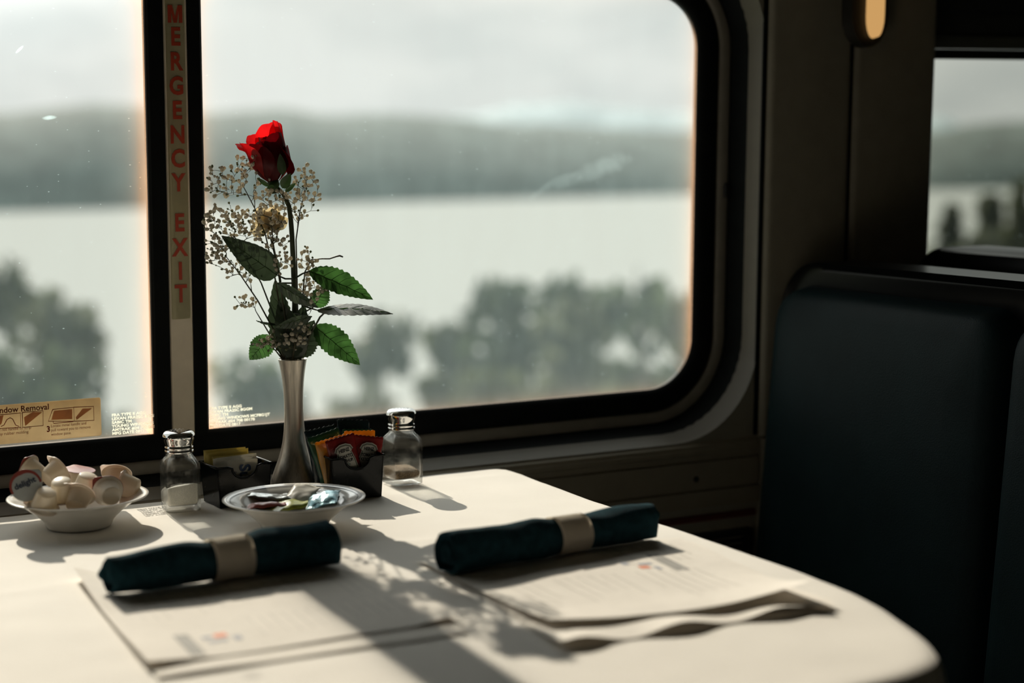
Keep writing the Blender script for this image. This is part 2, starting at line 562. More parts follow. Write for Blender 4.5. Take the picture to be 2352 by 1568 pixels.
def text_obj(name, body, size, mat, right, up, org, parent, world=True, align='CENTER', bold=0.0, depth=.0002, spacing=1.0, sx=1.0):
    cu = bpy.data.curves.new(name, 'FONT')
    cu.body = body
    cu.size = size
    cu.align_x = align
    cu.align_y = 'CENTER'
    cu.offset = bold
    cu.extrude = depth
    cu.space_line = spacing
    cu.resolution_u = 3
    tmp = bpy.data.objects.new(name, cu)
    COL.objects.link(tmp)
    dg = bpy.context.evaluated_depsgraph_get()
    me = bpy.data.meshes.new_from_object(tmp.evaluated_get(dg))
    bpy.data.objects.remove(tmp)
    bpy.data.curves.remove(cu)
    r, u = Vector(right).normalized(), Vector(up).normalized()
    nn = r.cross(u)
    mm = Matrix((r * sx, u, nn)).transposed().to_4x4()
    mm.translation = org
    me.transform(mm)
    me.materials.clear()
    me.materials.append(mat)
    me.name = name
    o = bpy.data.objects.new(name, me)
    COL.objects.link(o)
    if parent is not None:
        if world:
            to_world_child(o, parent)
        else:
            o.parent = parent
    return o

# ================================================================== SETTING: the carriage
X_L, X_R, Y_F = -1.75, 3.4, -2.78
# floor, ceiling, walls
bm = bmesh.new(); box(bm, X_L - .1, X_R + .1, Y_F - .1, .2, -.08, 0)
struct(finish('floor', bm, m_floor, smooth=False), 'dark carpeted floor of the dining car')
bm = bmesh.new(); box(bm, X_L - .1, X_R + .1, Y_F - .1, .25, 2.05, 2.12)
struct(finish('ceiling', bm, m_ceil, smooth=False), 'grey ceiling of the dining car')
bm = bmesh.new(); box(bm, X_L - .1, X_L, Y_F, .2, 0, 2.05)
struct(finish('wall_left', bm, m_wall, smooth=False))
bm = bmesh.new(); box(bm, X_R, X_R + .1, Y_F, .2, 0, 2.05)
struct(finish('wall_right', bm, m_wall, smooth=False))
bm = bmesh.new(); box(bm, X_L, X_R, Y_F - .1, Y_F, 0, 2.05)
struct(finish('wall_front', bm, m_wall, smooth=False))

# window wall with two rounded openings
GX0, GX1, GZ0, GZ1, GR = -.91, .795, .820, 1.45, .085          # glass edge of window 1
HX1, HZ0 = .860, .748
W1H = rrect(GX0 - .065, HX1, HZ0, GZ1 + .072, .15, 12)
W2X0, W2X1 = 1.255, 2.96
W2H = rrect(1.20, W2X1 + .065, HZ0, GZ1 + .072, .02, 12)
bm = bmesh.new()
def ring_wall(bm, outer, holes, d):
    es = []
    loops = []
    for loop in [outer] + holes:
        vs = [bm.verts.new(wl(x, d, z)) for x, z in loop]
        loops.append(vs)
        for i in range(len(vs)):
            es.append(bm.edges.new((vs[i], vs[(i + 1) % len(vs)])))
    bmesh.ops.triangle_fill(bm, use_beauty=True, edges=es)
    return loops
OUT = [(X_L, 0), (X_R, 0), (X_R, 2.06), (X_L, 2.06)]
la = ring_wall(bm, OUT, [W1H, W2H], .02)
lb = ring_wall(bm, OUT, [W1H, W2H], .055)
for a, b in zip(la, lb):
    bridge(bm, a, b)
wall_back = struct(finish('wall_back', bm, m_wall, smooth=False), 'beige window wall of the dining car')

# lower wainscot with mouldings (runs along the wall below the windows)
def strip(bm, prof, x0, x1):
    """extrude a profile of (depth, z) along the wall"""
    a = [bm.verts.new(wl(x0, d, z)) for d, z in prof]
    b = [bm.verts.new(wl(x1, d, z)) for d, z in prof]
    for i in range(len(prof) - 1):
        bm.faces.new((a[i], a[i + 1], b[i + 1], b[i]))
    bm.faces.new(a)
    bm.faces.new(b[::-1])
bm = bmesh.new()
strip(bm, [(.0195, .7475), (.018, .7455), (.013, .742), (.0125, .737), (.010, .735), (.009, .729), (.0115, .727), (.0115, .7205),
           (.016, .7195), (.016, .7175), (.009, .7165), (.009, .6745), (.015, .6735), (.015, .6705), (.007, .6695), (.007, .643),
           (.0195, .642)], X_L + .01, .862)
sharp(struct(finish('trim_1', bm, m_wall2), 'beige grooved moulding running under the big window'), 25)
bm = bmesh.new()
strip(bm, [(.0195, .62), (.012, .62), (.012, .629), (.0195, .629)], X_L + .01, .86)
struct(finish('trim_2', bm, principled('dull_red_strip', (.12, .02, .015), .6), smooth=False), 'thin dull red strip below the moulding')
bm = bmesh.new()
strip(bm, [(.019, .10), (-.012, .10), (-.012, .12), (.0, .13), (.019, .13)], X_L + .01, X_R - .01)
struct(finish('baseboard_back', bm, m_dark, smooth=False))

# pillar panel between the windows: two rounded panels meeting at a dark seam
def panel(x0, x1, z0, z1, name, lab):
    bm = bmesh.new()
    prof = []
    r = .012
    for k in range(7):
        a = PI / 2 * k / 6
        prof.append((x0 + r - r * math.cos(a), .008 + r - r * math.sin(a)))
    prof2 = [(x1 - (x - x0), d) for x, d in prof][::-1]
    pr = [(x0, .0198)] + prof + prof2 + [(x1, .0198)]
    a = [bm.verts.new(wl(x, d, z0)) for x, d in pr]
    b = [bm.verts.new(wl(x, d, z1)) for x, d in pr]
    for i in range(len(pr) - 1):
        bm.faces.new((a[i], a[i + 1], b[i + 1], b[i]))
    bm.faces.new(a); bm.faces.new(b[::-1])
    return sharp(struct(finish(name, bm, m_wall), lab), 50)
panel(.8635, 1.0255, .748, 2.04, 'trim_3', 'beige wall panel right of the big window')
panel(1.0305, 1.198, .748, 2.04, 'trim_4', 'beige wall panel beside the small right window')
panel(.866, 1.198, .13, .744, 'trim_5', 'lower pillar panel behind the seat')
bm = bmesh.new()
box(bm, 1.0250, 1.0310, .0150, .0198, .748, 2.04)
for v in bm.verts: v.co = wl(v.co.x, v.co.y, v.co.z)
struct(finish('trim_6', bm, m_rubber, smooth=False), 'dark vertical seam between two wall panels')
bm = bmesh.new()
box(bm, .8565, .8640, .0165, .0199, .750, 2.04)
for v in bm.verts: v.co = wl(v.co.x, v.co.y, v.co.z)
struct(finish('trim_7', bm, m_rubber, smooth=False), 'dark vertical gap right of the big window')

def loop_ring(bm, prof, x0, x1, z0, z1, r, ext=None):
    """bridge rounded loops; prof = list of (offset outward, depth)"""
    prev = None
    for off, d in prof:
        pts = rrect(x0 - off, x1 + off, z0 - off, z1 + off, r + off * 1.05, 14)
        vs = [bm.verts.new(wl(x, d, z)) for x, z in pts]
        if prev:
            bridge(bm, prev, vs)
        prev = vs
    return prev

def make_window(name, label, x0, x1, pane_split, smudge=None, haze=.05, tint=(.95, .965, .955), edge=.35):
    w = struct(empty(name, wl((x0 + x1) / 2, .1, GZ0)), label)
    bm = bmesh.new()
    loop_ring(bm, [(-.004, .112), (-.004, .100), (0, .097), (.004, .094), (.028, .092), (.0325, .096), (.0325, .104)], x0, x1, GZ0, GZ1, GR)
    wchild('rubber_gasket', bm, m_rubber, w)
    bm = bmesh.new()
    loop_ring(bm, [(.0315, .101), (.0318, .091), (.035, .0885), (.046, .087), (.0495, .0885), (.0505, .096)], x0, x1, GZ0, GZ1, GR)
    wchild('frame_ring', bm, m_ring, w)
    bm = bmesh.new()
    loop_ring(bm, [(.0500, .096), (.0505, .088), (.052, .084), (.0575, .072), (.060, .058), (.062, .054)], x0, x1, GZ0, GZ1, GR)
    wchild('outer_gasket', bm, m_rubber, w)
    return w
# ---- window 1
win1 = make_window('window_1', 'big rounded train window behind the flowers', GX0, GX1, -.06)
# cove between outer gasket and the wall
bm = bmesh.new()
lp = []
for k, (tt, d) in enumerate(((0, .057), (.15, .050), (.35, .042), (.6, .033), (.85, .026), (1, .0185))):
    a0 = rrect(GX0 - .061, GX1 + .061, GZ0 - .061, GZ1 + .061, GR + .061 * 1.05, 12)
    pts = [(a[0] * (1 - tt) + b[0] * tt, a[1] * (1 - tt) + b[1] * tt) for a, b in zip(a0, W1H)]
    vs = [bm.verts.new(wl(x, d, z)) for x, z in pts]
    if lp: bridge(bm, lp, vs)
    lp = vs
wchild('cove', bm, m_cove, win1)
# mullion
MX0, MX1 = -.102, -.022
bm = bmesh.new()
def vbar(bm, prof, z0, z1):
    a = [bm.verts.new(wl(x, d, z0)) for x, d in prof]
    b = [bm.verts.new(wl(x, d, z1)) for x, d in prof]
    for i in range(len(prof)):
        j = (i + 1) % len(prof)
        bm.faces.new((a[i], a[j], b[j], b[i]))
    bm.faces.new(a); bm.faces.new(b[::-1])
vbar(bm, [(MX0 + .0005, .112), (MX0 + .0005, .099), (MX0 + .004, .095), (-.078, .0935), (-.0775, .098), (-.0775, .112)], GZ0 - .003, GZ1 + .003)
vbar(bm, [(MX1 - .0005, .112), (MX1 - .0005, .099), (MX1 - .004, .095), (-.0435, .0935), (-.044, .098), (-.044, .112)], GZ0 - .003, GZ1 + .003)
sharp(wchild('mullion_gasket', bm, m_rubber, win1), 40)
bm = bmesh.new()
vbar(bm, [(-.0772, .111), (-.0772, .096), (-.0757, .0945), (-.0457, .0945), (-.0442, .096), (-.0442, .111)], GZ0 - .002, GZ1 + .002)
sharp(wchild('mullion', bm, m_pole, win1), 40)
def pane(x0, x1, mat, w, d=.104):
    bm = bmesh.new()
    va = [bm.verts.new(wl(x, d, z)) for x in (x0, x1) for z in (GZ0 - .001, GZ1 + .001)]
    bm.faces.new((va[0], va[2], va[3], va[1]))
    bmesh.ops.solidify(bm, geom=bm.faces[:], thickness=.004)
    return wchild('pane', bm, mat, w, smooth=False)
def glass_xz(px, py, d=.102):
    n = Vector((0, 1, LEAN)); r = ray(px, py)
    p = CAM + r * ((d + .75 * LEAN - n.dot(CAM)) / n.dot(r))
    return p
sm = []
for (px, py, rx, rz, rot, k) in ((1385, 385, .060, .018, .30, .075), (1300, 415, .035, .012, .25, .055), (1240, 440, .024, .007, .6, .04)):
    p = glass_xz(px, py)
    sm.append((p.x, p.z, rx, rz, rot, k))
def pane_mat(name, x0, x1, **k):
    return pane_glass(name, x0, x1, GZ0, GZ1, .05, **k)
p_l = pane(GX0 - .003, MX0 + .003, None, win1)
p_l.data.materials.clear()
p_r = pane(MX1 - .003, GX1 + .003, None, win1)
p_r.data.materials.clear()
# pane objects carry world-space mesh data offset by the window's origin: Object coords = world - origin of object, which is the world origin here
sl = []
for (px, py, rx, rz, rot, k) in ((115, 270, .010, .0032, .08, .5), (46, 113, .007, .0018, .75, .7)):
    p = glass_xz(px, py)
    sl.append((p.x, p.z, rx, rz, rot, k))
p_l.data.materials.append(pane_mat('dirty_pane_near', GX0, MX0, smudge=sl, haze=.042))
p_r.data.materials.append(pane_mat('dirty_pane_wide', MX1, GX1, smudge=sm, haze=.062))
# etched markings in the lower corners of both panes
ETCH = "FRA TYPE II AGG\nLEXAN FRA2SC 8GGM\nSABIC TM\nYOUNG WINDOWS MCF8G1JT\nAMTRAK #24 708 00178\nMFG DATE 0817"
up_w = Vector((0, -LEAN, 1)).normalized()
for pa, (tx, ty) in ((p_l, (257, 975)), (p_r, (481, 959))):
    q = glass_xz(tx, ty, .0995)
    t = text_obj('etched_marking', ETCH, .0054, m_etch, (1, 0, 0), up_w, q, None, align='LEFT', bold=.0002, depth=.00015, spacing=.95, sx=1.2)
    to_world_child(t, win1)
    t.parent = pa; t.matrix_basis = Matrix.Identity(4)
# latch block on the frame ring
bm = bmesh.new(); c = wl(.8385, .088, 1.14)
box(bm, c.x - .003, c.x + .006, c.y - .006, c.y + .003, c.z - .011, c.z + .011); bevel(bm, .0015)
wchild('latch', bm, m_dark, win1)

# ---- window 2 (right, behind the seats)
win2 = make_window('window_2', 'smaller looking train window at the right edge above the seat', W2X0, W2X1, None)
bm = bmesh.new()
lp = None
for tt, d in ((0, .057), (.5, .040), (1, .0185)):
    a0 = rrect(W2X0 - .061, W2X1 + .061, GZ0 - .061, GZ1 + .061, GR + .061 * 1.05, 12)
    pts = [(a[0] * (1 - tt) + b[0] * tt, a[1] * (1 - tt) + b[1] * tt) for a, b in zip(a0, W2H)]
    vs = [bm.verts.new(wl(x, d, z)) for x, z in pts]
    if lp: bridge(bm, lp, vs)
    lp = vs
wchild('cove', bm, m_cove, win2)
p2 = pane(W2X0 - .003, W2X1 + .003, None, win2)
p2.data.materials.clear()
p2.data.materials.append(pane_mat('dirty_pane_grey', W2X0, W2X1, haze=.005, edge=.05, tint=(.62, .645, .605)))
# roller blind pulled part way down
bl = tag(empty('roller_blind', wl(2.0, .045, 1.36)), 'dark roller blind pulled a little way down over the right window', 'blind')
bm = bmesh.new(); box(bm, 1.215, 3.0, .044, .046, 1.385, 1.50)
for v in bm.verts: v.co = wl(v.co.x, v.co.y, v.co.z)
wchild('blind_fabric', bm, principled('blind_fabric', (.045, .048, .042), .8), bl, smooth=False)
bm = bmesh.new(); box(bm, 1.212, 3.0, .036, .050, 1.366, 1.389); bevel(bm, .004)
for v in bm.verts: v.co = wl(v.co.x, v.co.y, v.co.z)
wchild('bottom_rail', bm, principled('blind_rail', (.10, .105, .09), .4), bl)
bm = bmesh.new(); box(bm, 1.214, 3.0, .040, .048, 1.349, 1.3655); bevel(bm, .002)
for v in bm.verts: v.co = wl(v.co.x, v.co.y, v.co.z)
wchild('sealing_lip', bm, m_dark, bl)
bm = bmesh.new(); box(bm, 1.206, 3.0, .026, .055, 1.425, 1.50); bevel(bm, .006)
for v in bm.verts: v.co = wl(v.co.x, v.co.y, v.co.z)
wchild('roller_housing', bm, m_dark, bl)

# screw on the wainscot
q = onx(1683, 1107, .745); q = wl(.742, .0085, .690)
bm = bmesh.new(); bmesh.ops.create_uvsphere(bm, u_segments=10, v_segments=6, radius=.005)
for v in bm.verts: v.co = Vector((v.co.x, v.co.y * .4, v.co.z)) + q
tag(finish('screw', bm, m_dark), 'small black screw head in the beige moulding under the window', 'screw')

# heater grille below the moulding
hg = tag(empty('heater_grille', wl(.6, .01, .50)), 'black slotted heater grille low on the wall right of the table', 'grille')
bm = bmesh.new()
for x0, x1, z0, z1 in ((.30, .31, .50, .60), (.84, .85, .50, .60), (.31, .84, .50, .51), (.31, .84, .59, .60), (.570, .585, .51, .59)):
    box(bm, x0, x1, .002, .0195, z0, z1)
for v in bm.verts: v.co = wl(v.co.x, v.co.y, v.co.z)
wchild('grille_frame', bm, m_dark, hg, smooth=False)
for k in range(7):
    bm = bmesh.new(); z = .516 + k * .0105
    box(bm, .31, .84, .004, .0195, z, z + .004)
    for v in bm.verts: v.co = wl(v.co.x, v.co.y, v.co.z)
    wchild('slat', bm, m_dark, hg, smooth=False)

# wall lamp on the pillar
wlmp = tag(empty('wall_lamp', wl(1.040, .008, 1.36)), 'dark oval wall lamp with warm amber glow on the panel seam', 'lamp')
def capsule(bm, xc, hw, z0, z1, d0, d1, n=10, tip=1.25):
    pts = []
    for k in range(n + 1):
        a = PI * k / n
        pts.append((xc + hw * math.cos(a), z1 - hw + hw * math.sin(a)))
    for k in range(n + 1):
        a = PI + PI * k / n
        pts.append((xc + hw * math.cos(a), z0 + hw * tip + hw * tip * math.sin(a)))
    a = [bm.verts.new(wl(x, d0, z)) for x, z in pts]
    b = [bm.verts.new(wl(xc + (x - xc) * .86, d1, z0 + (z - z0) * .985 + .002)) for x, z in pts]
    bridge(bm, a, b)
    bm.faces.new(a[::-1]); bm.faces.new(b)
bm = bmesh.new(); capsule(bm, 1.040, .042, 1.362, 1.72, .0075, -.012)
sharp(wchild('housing', bm, principled('lamp_bronze', (.025, .024, .018), .45), wlmp), 40)
bm = bmesh.new(); capsule(bm, 1.046, .0150, 1.377, 1.70, -.0105, -.024, tip=2.3)
sharp(wchild('lamp_glass', bm, emitter('amber_glow', (1.0, .56, .20), .60), wlmp), 40)
for _ in (0,):
    wlmp.children[-1]['label'] = 'amber glowing lamp glass'

# emergency exit strip on the mullion
sg = tag(empty('emergency_exit_sign', wl(-.061, .0942, .984)), 'vertical cream strip sign with red emergency exit letters on the mullion', 'sign')
bm = bmesh.new()
vs = [bm.verts.new(wl(x, .0943, z)) for x, z in rrect(-.0745, -.0475, .984, 1.455, .003, 4)]
f = bm.faces.new(vs)
bmesh.ops.solidify(bm, geom=[f], thickness=.0004)
wchild('sign_plate', bm, m_sign, sg, smooth=False)
zM, zT = glass_xz(402, 32, .0935).z, glass_xz(419, 676, .0935).z
LET = [('M', 32), ('E', 86), ('R', 143), ('G', 199), ('E', 255), ('N', 311), ('C', 366), ('Y', 421), ('E', 513), ('X', 570), ('I', 624), ('T', 676)]
LET = [('E', -24)] + LET
for ch, py in LET:
    p = glass_xz(402 + (py - 32) * 17 / 644, py, .0935)
    if ch == 'M':
        w_, h_, t_ = .0102, .0118, .0050
        pl = [(-w_, -h_), (-w_ + t_, -h_), (-w_ + t_, .0035), (-.0024, -h_), (.0024, -h_), (w_ - t_, .0035), (w_ - t_, -h_), (w_, -h_), (w_, h_), (w_ - .0064, h_), (0, -.0035), (-w_ + .0064, h_), (-w_, h_)]
        bm = bmesh.new()
        vs = [bm.verts.new(wl(-.0608 + x, .0934, p.z + z)) for x, z in pl]
        bmesh.ops.triangulate(bm, faces=[bm.faces.new(vs)])
        wchild('letter', bm, m_sign_red, sg, smooth=False)
        continue
    text_obj('letter', ch, .0335, m_sign_red, (1, 0, 0), up_w, wl(-.0608, .0936, p.z), sg, bold=.0010, depth=.0002, sx=.84)

# instruction sticker on the near pane
st = tag(empty('instruction_sticker', glass_xz(120, 1000, .0985)), 'tan window removal sticker with red diagrams on the left pane', 'sticker')
pTR, pBR = glass_xz(231, 912, .099), glass_xz(233, 1000, .099)
sx1 = pTR.x; sz1, sz0 = pTR.z, pBR.z
sx0 = sx1 - .235
bm = bmesh.new()
vs = [bm.verts.new(wl(x, .0990, z)) for x, z in rrect(sx0, sx1, sz0, sz1, .003, 4)]
f = bm.faces.new(vs); bmesh.ops.solidify(bm, geom=[f], thickness=.0003)
wchild('sticker_sheet', bm, m_stick, st, smooth=False)
def stick_text(body, px, py, size, mat, bold=0, sx=.9, align='LEFT'):
    p = glass_xz(px, py, .0985)
    text_obj('sticker_text', body, size, mat, (1, 0, 0), up_w, wl(p.x, .0985, p.z), st, align=align, bold=bold, depth=.0001, sx=sx)
stick_text('Window Removal', 113, 934, .0112, m_stick_brown, .0002, .98, 'RIGHT')
stick_text('Pull red handle to strip\naway rubber molding.', -12, 993, .0058, m_stick_red, 0, .9)
stick_text('Locate metal handle and\npull toward you to remove\nwindow pane.', 117, 988, .0058, m_stick_red, 0, .85)
stick_text('3', 107, 986, .011, m_stick_red, .0004)
def frame_lines(quads, name='diagram'):
    bm = bmesh.new()
    for q in quads:
        pts = [wl(*(lambda p: (p.x, .0985, p.z))(glass_xz(px, py, .0985))) for px, py in q]
        tube(bm, pts, .00055, 5)
    return wchild(name, bm, m_stick_red, st)
for q_ in ([(-6, 953), (47, 948), (48, 981), (-6, 984), (-6, 953)], [(51, 947), (99, 943), (99, 977), (52, 981), (51, 947)], [(2, 979), (9, 976), (16, 963), (23, 959), (29, 962), (36, 976), (44, 979)]):
    frame_lines([q_])
for q_ in ([(121, 940), (169, 935), (171, 967), (111, 967), (121, 940)], [(169, 935), (215, 933), (216, 965), (171, 967)], [(122, 967), (123, 972), (168, 968), (168, 966)]):
    frame_lines([q_])
for quad in ([(124, 943), (166, 939), (166, 962), (118, 964)], [(55, 958), (75, 946), (97, 946), (58, 978)], [(174, 958), (190, 938), (212, 937), (176, 964)], [(-4, 956), (8, 953), (4, 972), (-4, 980)]):
    bm = bmesh.new()
    vs = []
    for px, py in quad:
        p = glass_xz(px, py, .0987); vs.append(bm.verts.new(wl(p.x, .0987, p.z)))
    bm.faces.new(vs)
    wchild('diagram_shading', bm, leafy('sticker_pale_red', (.42, .22, .11), (.48, .22, .10), .6, gloss=.02, amt=.15), st, smooth=False)

# ================================================================== OUTSIDE
LAKE_Z = -30.0
bm = bmesh.new()
vs = [bm.verts.new(p) for p in ((-1600, 25, LAKE_Z), (2600, 25, LAKE_Z), (2600, 2600, LAKE_Z), (-1600, 2600, LAKE_Z))]
bm.faces.new(vs)
m_lake, t, out = new_mat('lake_water')
p = N(t, 'ShaderNodeBsdfPrincipled')
p.inputs['Base Color'].default_value = (.37, .395, .385, 1)  # sky glare on the water put into a pale base colour
p.inputs['Roughness'].default_value = .6
p.inputs['Specular IOR Level'].default_value = .0
p.inputs['IOR'].default_value = 1.33
tcn = N(t, 'ShaderNodeTexCoord'); n2 = N(t, 'ShaderNodeTexNoise'); n2.inputs['Scale'].default_value = .25
mpn = N(t, 'ShaderNodeMapping'); mpn.inputs['Scale'].default_value = (.6, 1.0, 1)
bmp = N(t, 'ShaderNodeBump'); bmp.inputs['Strength'].default_value = .2; bmp.inputs['Distance'].default_value = 1.0
t.links.new(tcn.outputs['Object'], mpn.inputs[0]); t.links.new(mpn.outputs[0], n2.inputs['Vector'])
t.links.new(n2.outputs['Fac'], bmp.inputs['Height']); t.links.new(bmp.outputs[0], p.inputs['Normal'])
t.links.new(p.outputs[0], out.inputs[0])
struct(finish('lake', bm, m_lake, smooth=False), 'pale lake beyond the trees outside the windows')
# railway bank and shore
bm = bmesh.new()
g = []
for j in range(16):
    row = []
    for i in range(41):
        x = -60 + i * 5.0; y = 2 + j * 5.5
        z = -2.6 - 33 * min(1, (j / 13.0)) ** 1.05 + noise.noise(Vector((x * .08, y * .08, 0))) * 1.2
        row.append(bm.verts.new((x, y, z)))
    g.append(row)
for j in range(15):
    for i in range(40):
        bm.faces.new((g[j][i], g[j][i + 1], g[j + 1][i + 1], g[j + 1][i]))
struct(finish('ground', bm, principled('bank_grass', (.10, .12, .06), .95, noise_amt=.5, noise_scale=.8)), 'grassy bank falling to the lake')
# far hills
SHORE = [(-6000, 640), (-900, 511), (0, 487), (1590, 447), (2140, 436), (2900, 424), (3600, 414)]
def lerp_tab(tab, x, smooth=False):
    for (xa, za), (xb, zb) in zip(tab, tab[1:]):
        if xa <= x <= xb:
            u = (x - xa) / (xb - xa)
            if smooth: u = u * u * (3 - 2 * u)
            return za + (zb - za) * u
    return tab[-1][1] if x > tab[-1][0] else tab[0][1]
def hills(name, sky, back, depth, mat, lab, sc):
    """land rising from the shore: its waterline follows SHORE, set back by `back` metres, with the given skyline"""
    bm = bmesh.new()
    n = 300
    cols = []
    for i in range(n):
        px = sky[0][0] + (sky[-1][0] - sky[0][0]) * i / (n - 1)
        w = onz(px, lerp_tab(SHORE, px), LAKE_Z)
        d = Vector((w.x - CAM.x, w.y - CAM.y, 0)); L0 = d.length; d.normalize()
        r = ray(px, lerp_tab(sky, px, True))
        Lr = L0 + back + depth
        zr = CAM.z + r.z / math.hypot(r.x, r.y) * Lr
        cols.append((d, L0 + back, Lr, zr))
    rows = []
    for j in range(10):
        v = j / 9
        row = []
        for d, La, Lb, zr in cols:
            Lx = La + (Lb - La) * v
            p = Vector((CAM.x, CAM.y, 0)) + d * Lx
            z = LAKE_Z - 1 + (zr - LAKE_Z + 1) * math.sin(v * PI / 2) ** .8
            z += (noise.noise(Vector((p.x * sc, p.y * sc, 3))) + .5 * noise.noise(Vector((p.x * sc * 2.7, p.y * sc * 2.7, 9)))) * 2.2 * v
            row.append(bm.verts.new((p.x, p.y, z)))
        rows.append(row)
    for j in range(9):
        for i in range(n - 1):
            bm.faces.new((rows[j][i], rows[j][i + 1], rows[j + 1][i + 1], rows[j + 1][i]))
    return struct(finish(name, bm, mat), lab)
def forest(name, col):
    return principled(name, col, .95, noise_amt=.35, noise_scale=.06, bump=.6, bump_scale=.15)
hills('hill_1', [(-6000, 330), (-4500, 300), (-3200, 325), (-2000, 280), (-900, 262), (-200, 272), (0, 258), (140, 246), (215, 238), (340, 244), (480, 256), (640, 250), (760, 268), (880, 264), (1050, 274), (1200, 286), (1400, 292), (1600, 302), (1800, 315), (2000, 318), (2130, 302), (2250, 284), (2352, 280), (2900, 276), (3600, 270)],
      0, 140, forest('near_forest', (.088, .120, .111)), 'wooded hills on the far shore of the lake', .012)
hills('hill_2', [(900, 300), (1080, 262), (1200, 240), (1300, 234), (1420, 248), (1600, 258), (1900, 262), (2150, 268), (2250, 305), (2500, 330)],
      700, 250, forest('hazy_forest', (.36, .45, .48)), 'pale distant ridge behind the wooded hills', .006)  # distance haze put into the paler, bluer forest colour

# foreground trees
m_bark = principled('bark', (.07, .06, .045), .9, noise_amt=.4, noise_scale=8)
m_fol = [leafy('foliage_olive', (.075, .085, .050), (.085, .098, .042), .4, gloss=.03, noise_scale=2, amt=.4),
         leafy('foliage_green', (.05, .066, .046), (.065, .088, .044), .4, gloss=.03, noise_scale=2, amt=.4),
         leafy('foliage_grey', (.085, .096, .072), (.10, .112, .068), .4, gloss=.03, noise_scale=2, amt=.4)]
def tree(label, px, py_top, Y, width_px, height_m, kind, conifer=False, group=None, n=900):
    top = ony(px, py_top, Y)
    w = width_px * (top - CAM).length / FPX
    base_z = max(top.z - height_m, -34)
    base = Vector((top.x, top.y, base_z))
    t = tag(empty('conifer_tree' if conifer else 'shore_tree', base), label, 'tree', group)
    H = top.z - base_z
    bm = bmesh.new()
    tube(bm, [(0, 0, -.5), (.05 * H * .1, 0, H * .45), (0, 0, H * .92)], [H * .022 + .03, H * .013 + .02, .02], 7)
    child('trunk', bm, m_bark, t)
    bm = bmesh.new()
    rnd = random.Random(int(px * 13 + Y))
    clumps = []
    if not conifer:
        for k in range(16):
            a = rnd.uniform(0, 2 * PI); zz = rnd.uniform(.30, .96)
            rr = w * .5 * math.sqrt(max(.02, 1 - ((zz - .55) / .47) ** 2)) * rnd.uniform(.2, .95)
            clumps.append((Vector((rr * math.cos(a), rr * math.sin(a), zz * H)), rnd.uniform(.10, .2) * max(w, H * .4)))
    for k in range(n):
        if conifer:
            zz = rnd.random() ** 1.5
            rr = w * .5 * (1 - zz) * rnd.uniform(.3, 1); a = rnd.uniform(0, 2 * PI)
            c = Vector((rr * math.cos(a), rr * math.sin(a), H * (.12 + .88 * zz)))
            s = .022 * H + .07
        else:
            cc, cr_ = rnd.choice(clumps)
            v = Vector((rnd.gauss(0, 1), rnd.gauss(0, 1), rnd.gauss(0, .8)))
            v = v.normalized() * cr_ * rnd.random() ** .4
            c = cc + v
            c.z = min(c.z, H)
            s = .035 * max(w, H * .5) * rnd.uniform(.6, 1.4)
        e = Euler((rnd.uniform(0, 6), rnd.uniform(0, 6), rnd.uniform(0, 6))).to_matrix()
        vs = [bm.verts.new(c + e @ Vector(p) * s) for p in ((-1, -.5, 0), (0, -.7, .1), (1, -.4, 0), (1.1, .4, .1), (0, .7, 0), (-1, .5, .1))]
        bm.faces.new(vs)
    child('crown', bm, m_fol[kind], t, smooth=False)
    return t
G = 'trees on the lake shore outside'
TREES = [  # label, px, top py, Y, width px, height, kind, conifer
    ('olive tree seen through the left pane, furthest left behind the creamer bowl', 10, 570, 31, 200, 9, 0, False),
    ('pale leafy tree in the left pane close to the dark mullion', 150, 690, 27, 260, 8, 2, False),
    ('low green shrub tree filling the bottom left of the left pane', 40, 740, 14, 330, 6, 1, False),
    ('low bushy tree in the left pane above the window removal sticker', 230, 800, 17, 260, 5, 1, False),
    ('small green tree behind the metal vase and rose leaves', 600, 830, 22, 260, 6, 1, False),
    ('round bushy tree peeking above the pepper shaker', 872, 665, 38, 90, 9, 2, False),
    ('low shrub tree behind the right ketchup caddy', 830, 850, 16, 300, 6, 2, False),
    ('bare looking olive tree midway along the big window', 1030, 720, 33, 180, 7, 0, False),
    ('bushy green tree left of the tallest tree in the big window', 1180, 650, 30, 240, 10, 1, False),
    ('grey green tree in front of the tall trees, low in the big window', 1270, 700, 17.5, 360, 8, 2, False),
    ('tall dark green tree just right of centre in the big window', 1340, 600, 35, 260, 11, 1, False),
    ('tallest tree in the big window, near its right edge', 1465, 528, 39, 250, 12, 1, False),
    ('leafy olive tree at the right edge of the big window', 1590, 590, 28, 330, 9, 0, False),
    ('broad green shrub tree under the tallest tree in the big window', 1480, 690, 14, 480, 6, 1, False),
    ('low shrub tree low in the big window between vase and tall trees', 1070, 830, 24.5, 360, 5, 0, False),
    ('dense olive tree beyond the left edge of the left pane', -230, 620, 23, 300, 8, 0, False),
    ('tall green tree well beyond the left edge of the left pane', -620, 520, 29, 300, 11, 1, False),
    ('low grey green tree furthest left of all on the shore', -1000, 640, 21, 360, 8, 2, False),
    ('leafy tree at the left side of the small right window', 2185, 495, 26, 240, 10, 2, True),
    ('pointed dark conifer at the far right of the right window', 2345, 430, 32, 330, 11, 0, True),
    ('olive conifer between the other two in the right window', 2275, 470, 22.5, 260, 9, 2, True),
    ('low shrub tree along the bottom of the right window', 2250, 535, 17.5, 420, 5, 2, False),
]
for lab, px, py, Y, wpx, hh, kd, cf in TREES:
    tree(lab, px, py, Y, wpx, hh, kd, cf, G)

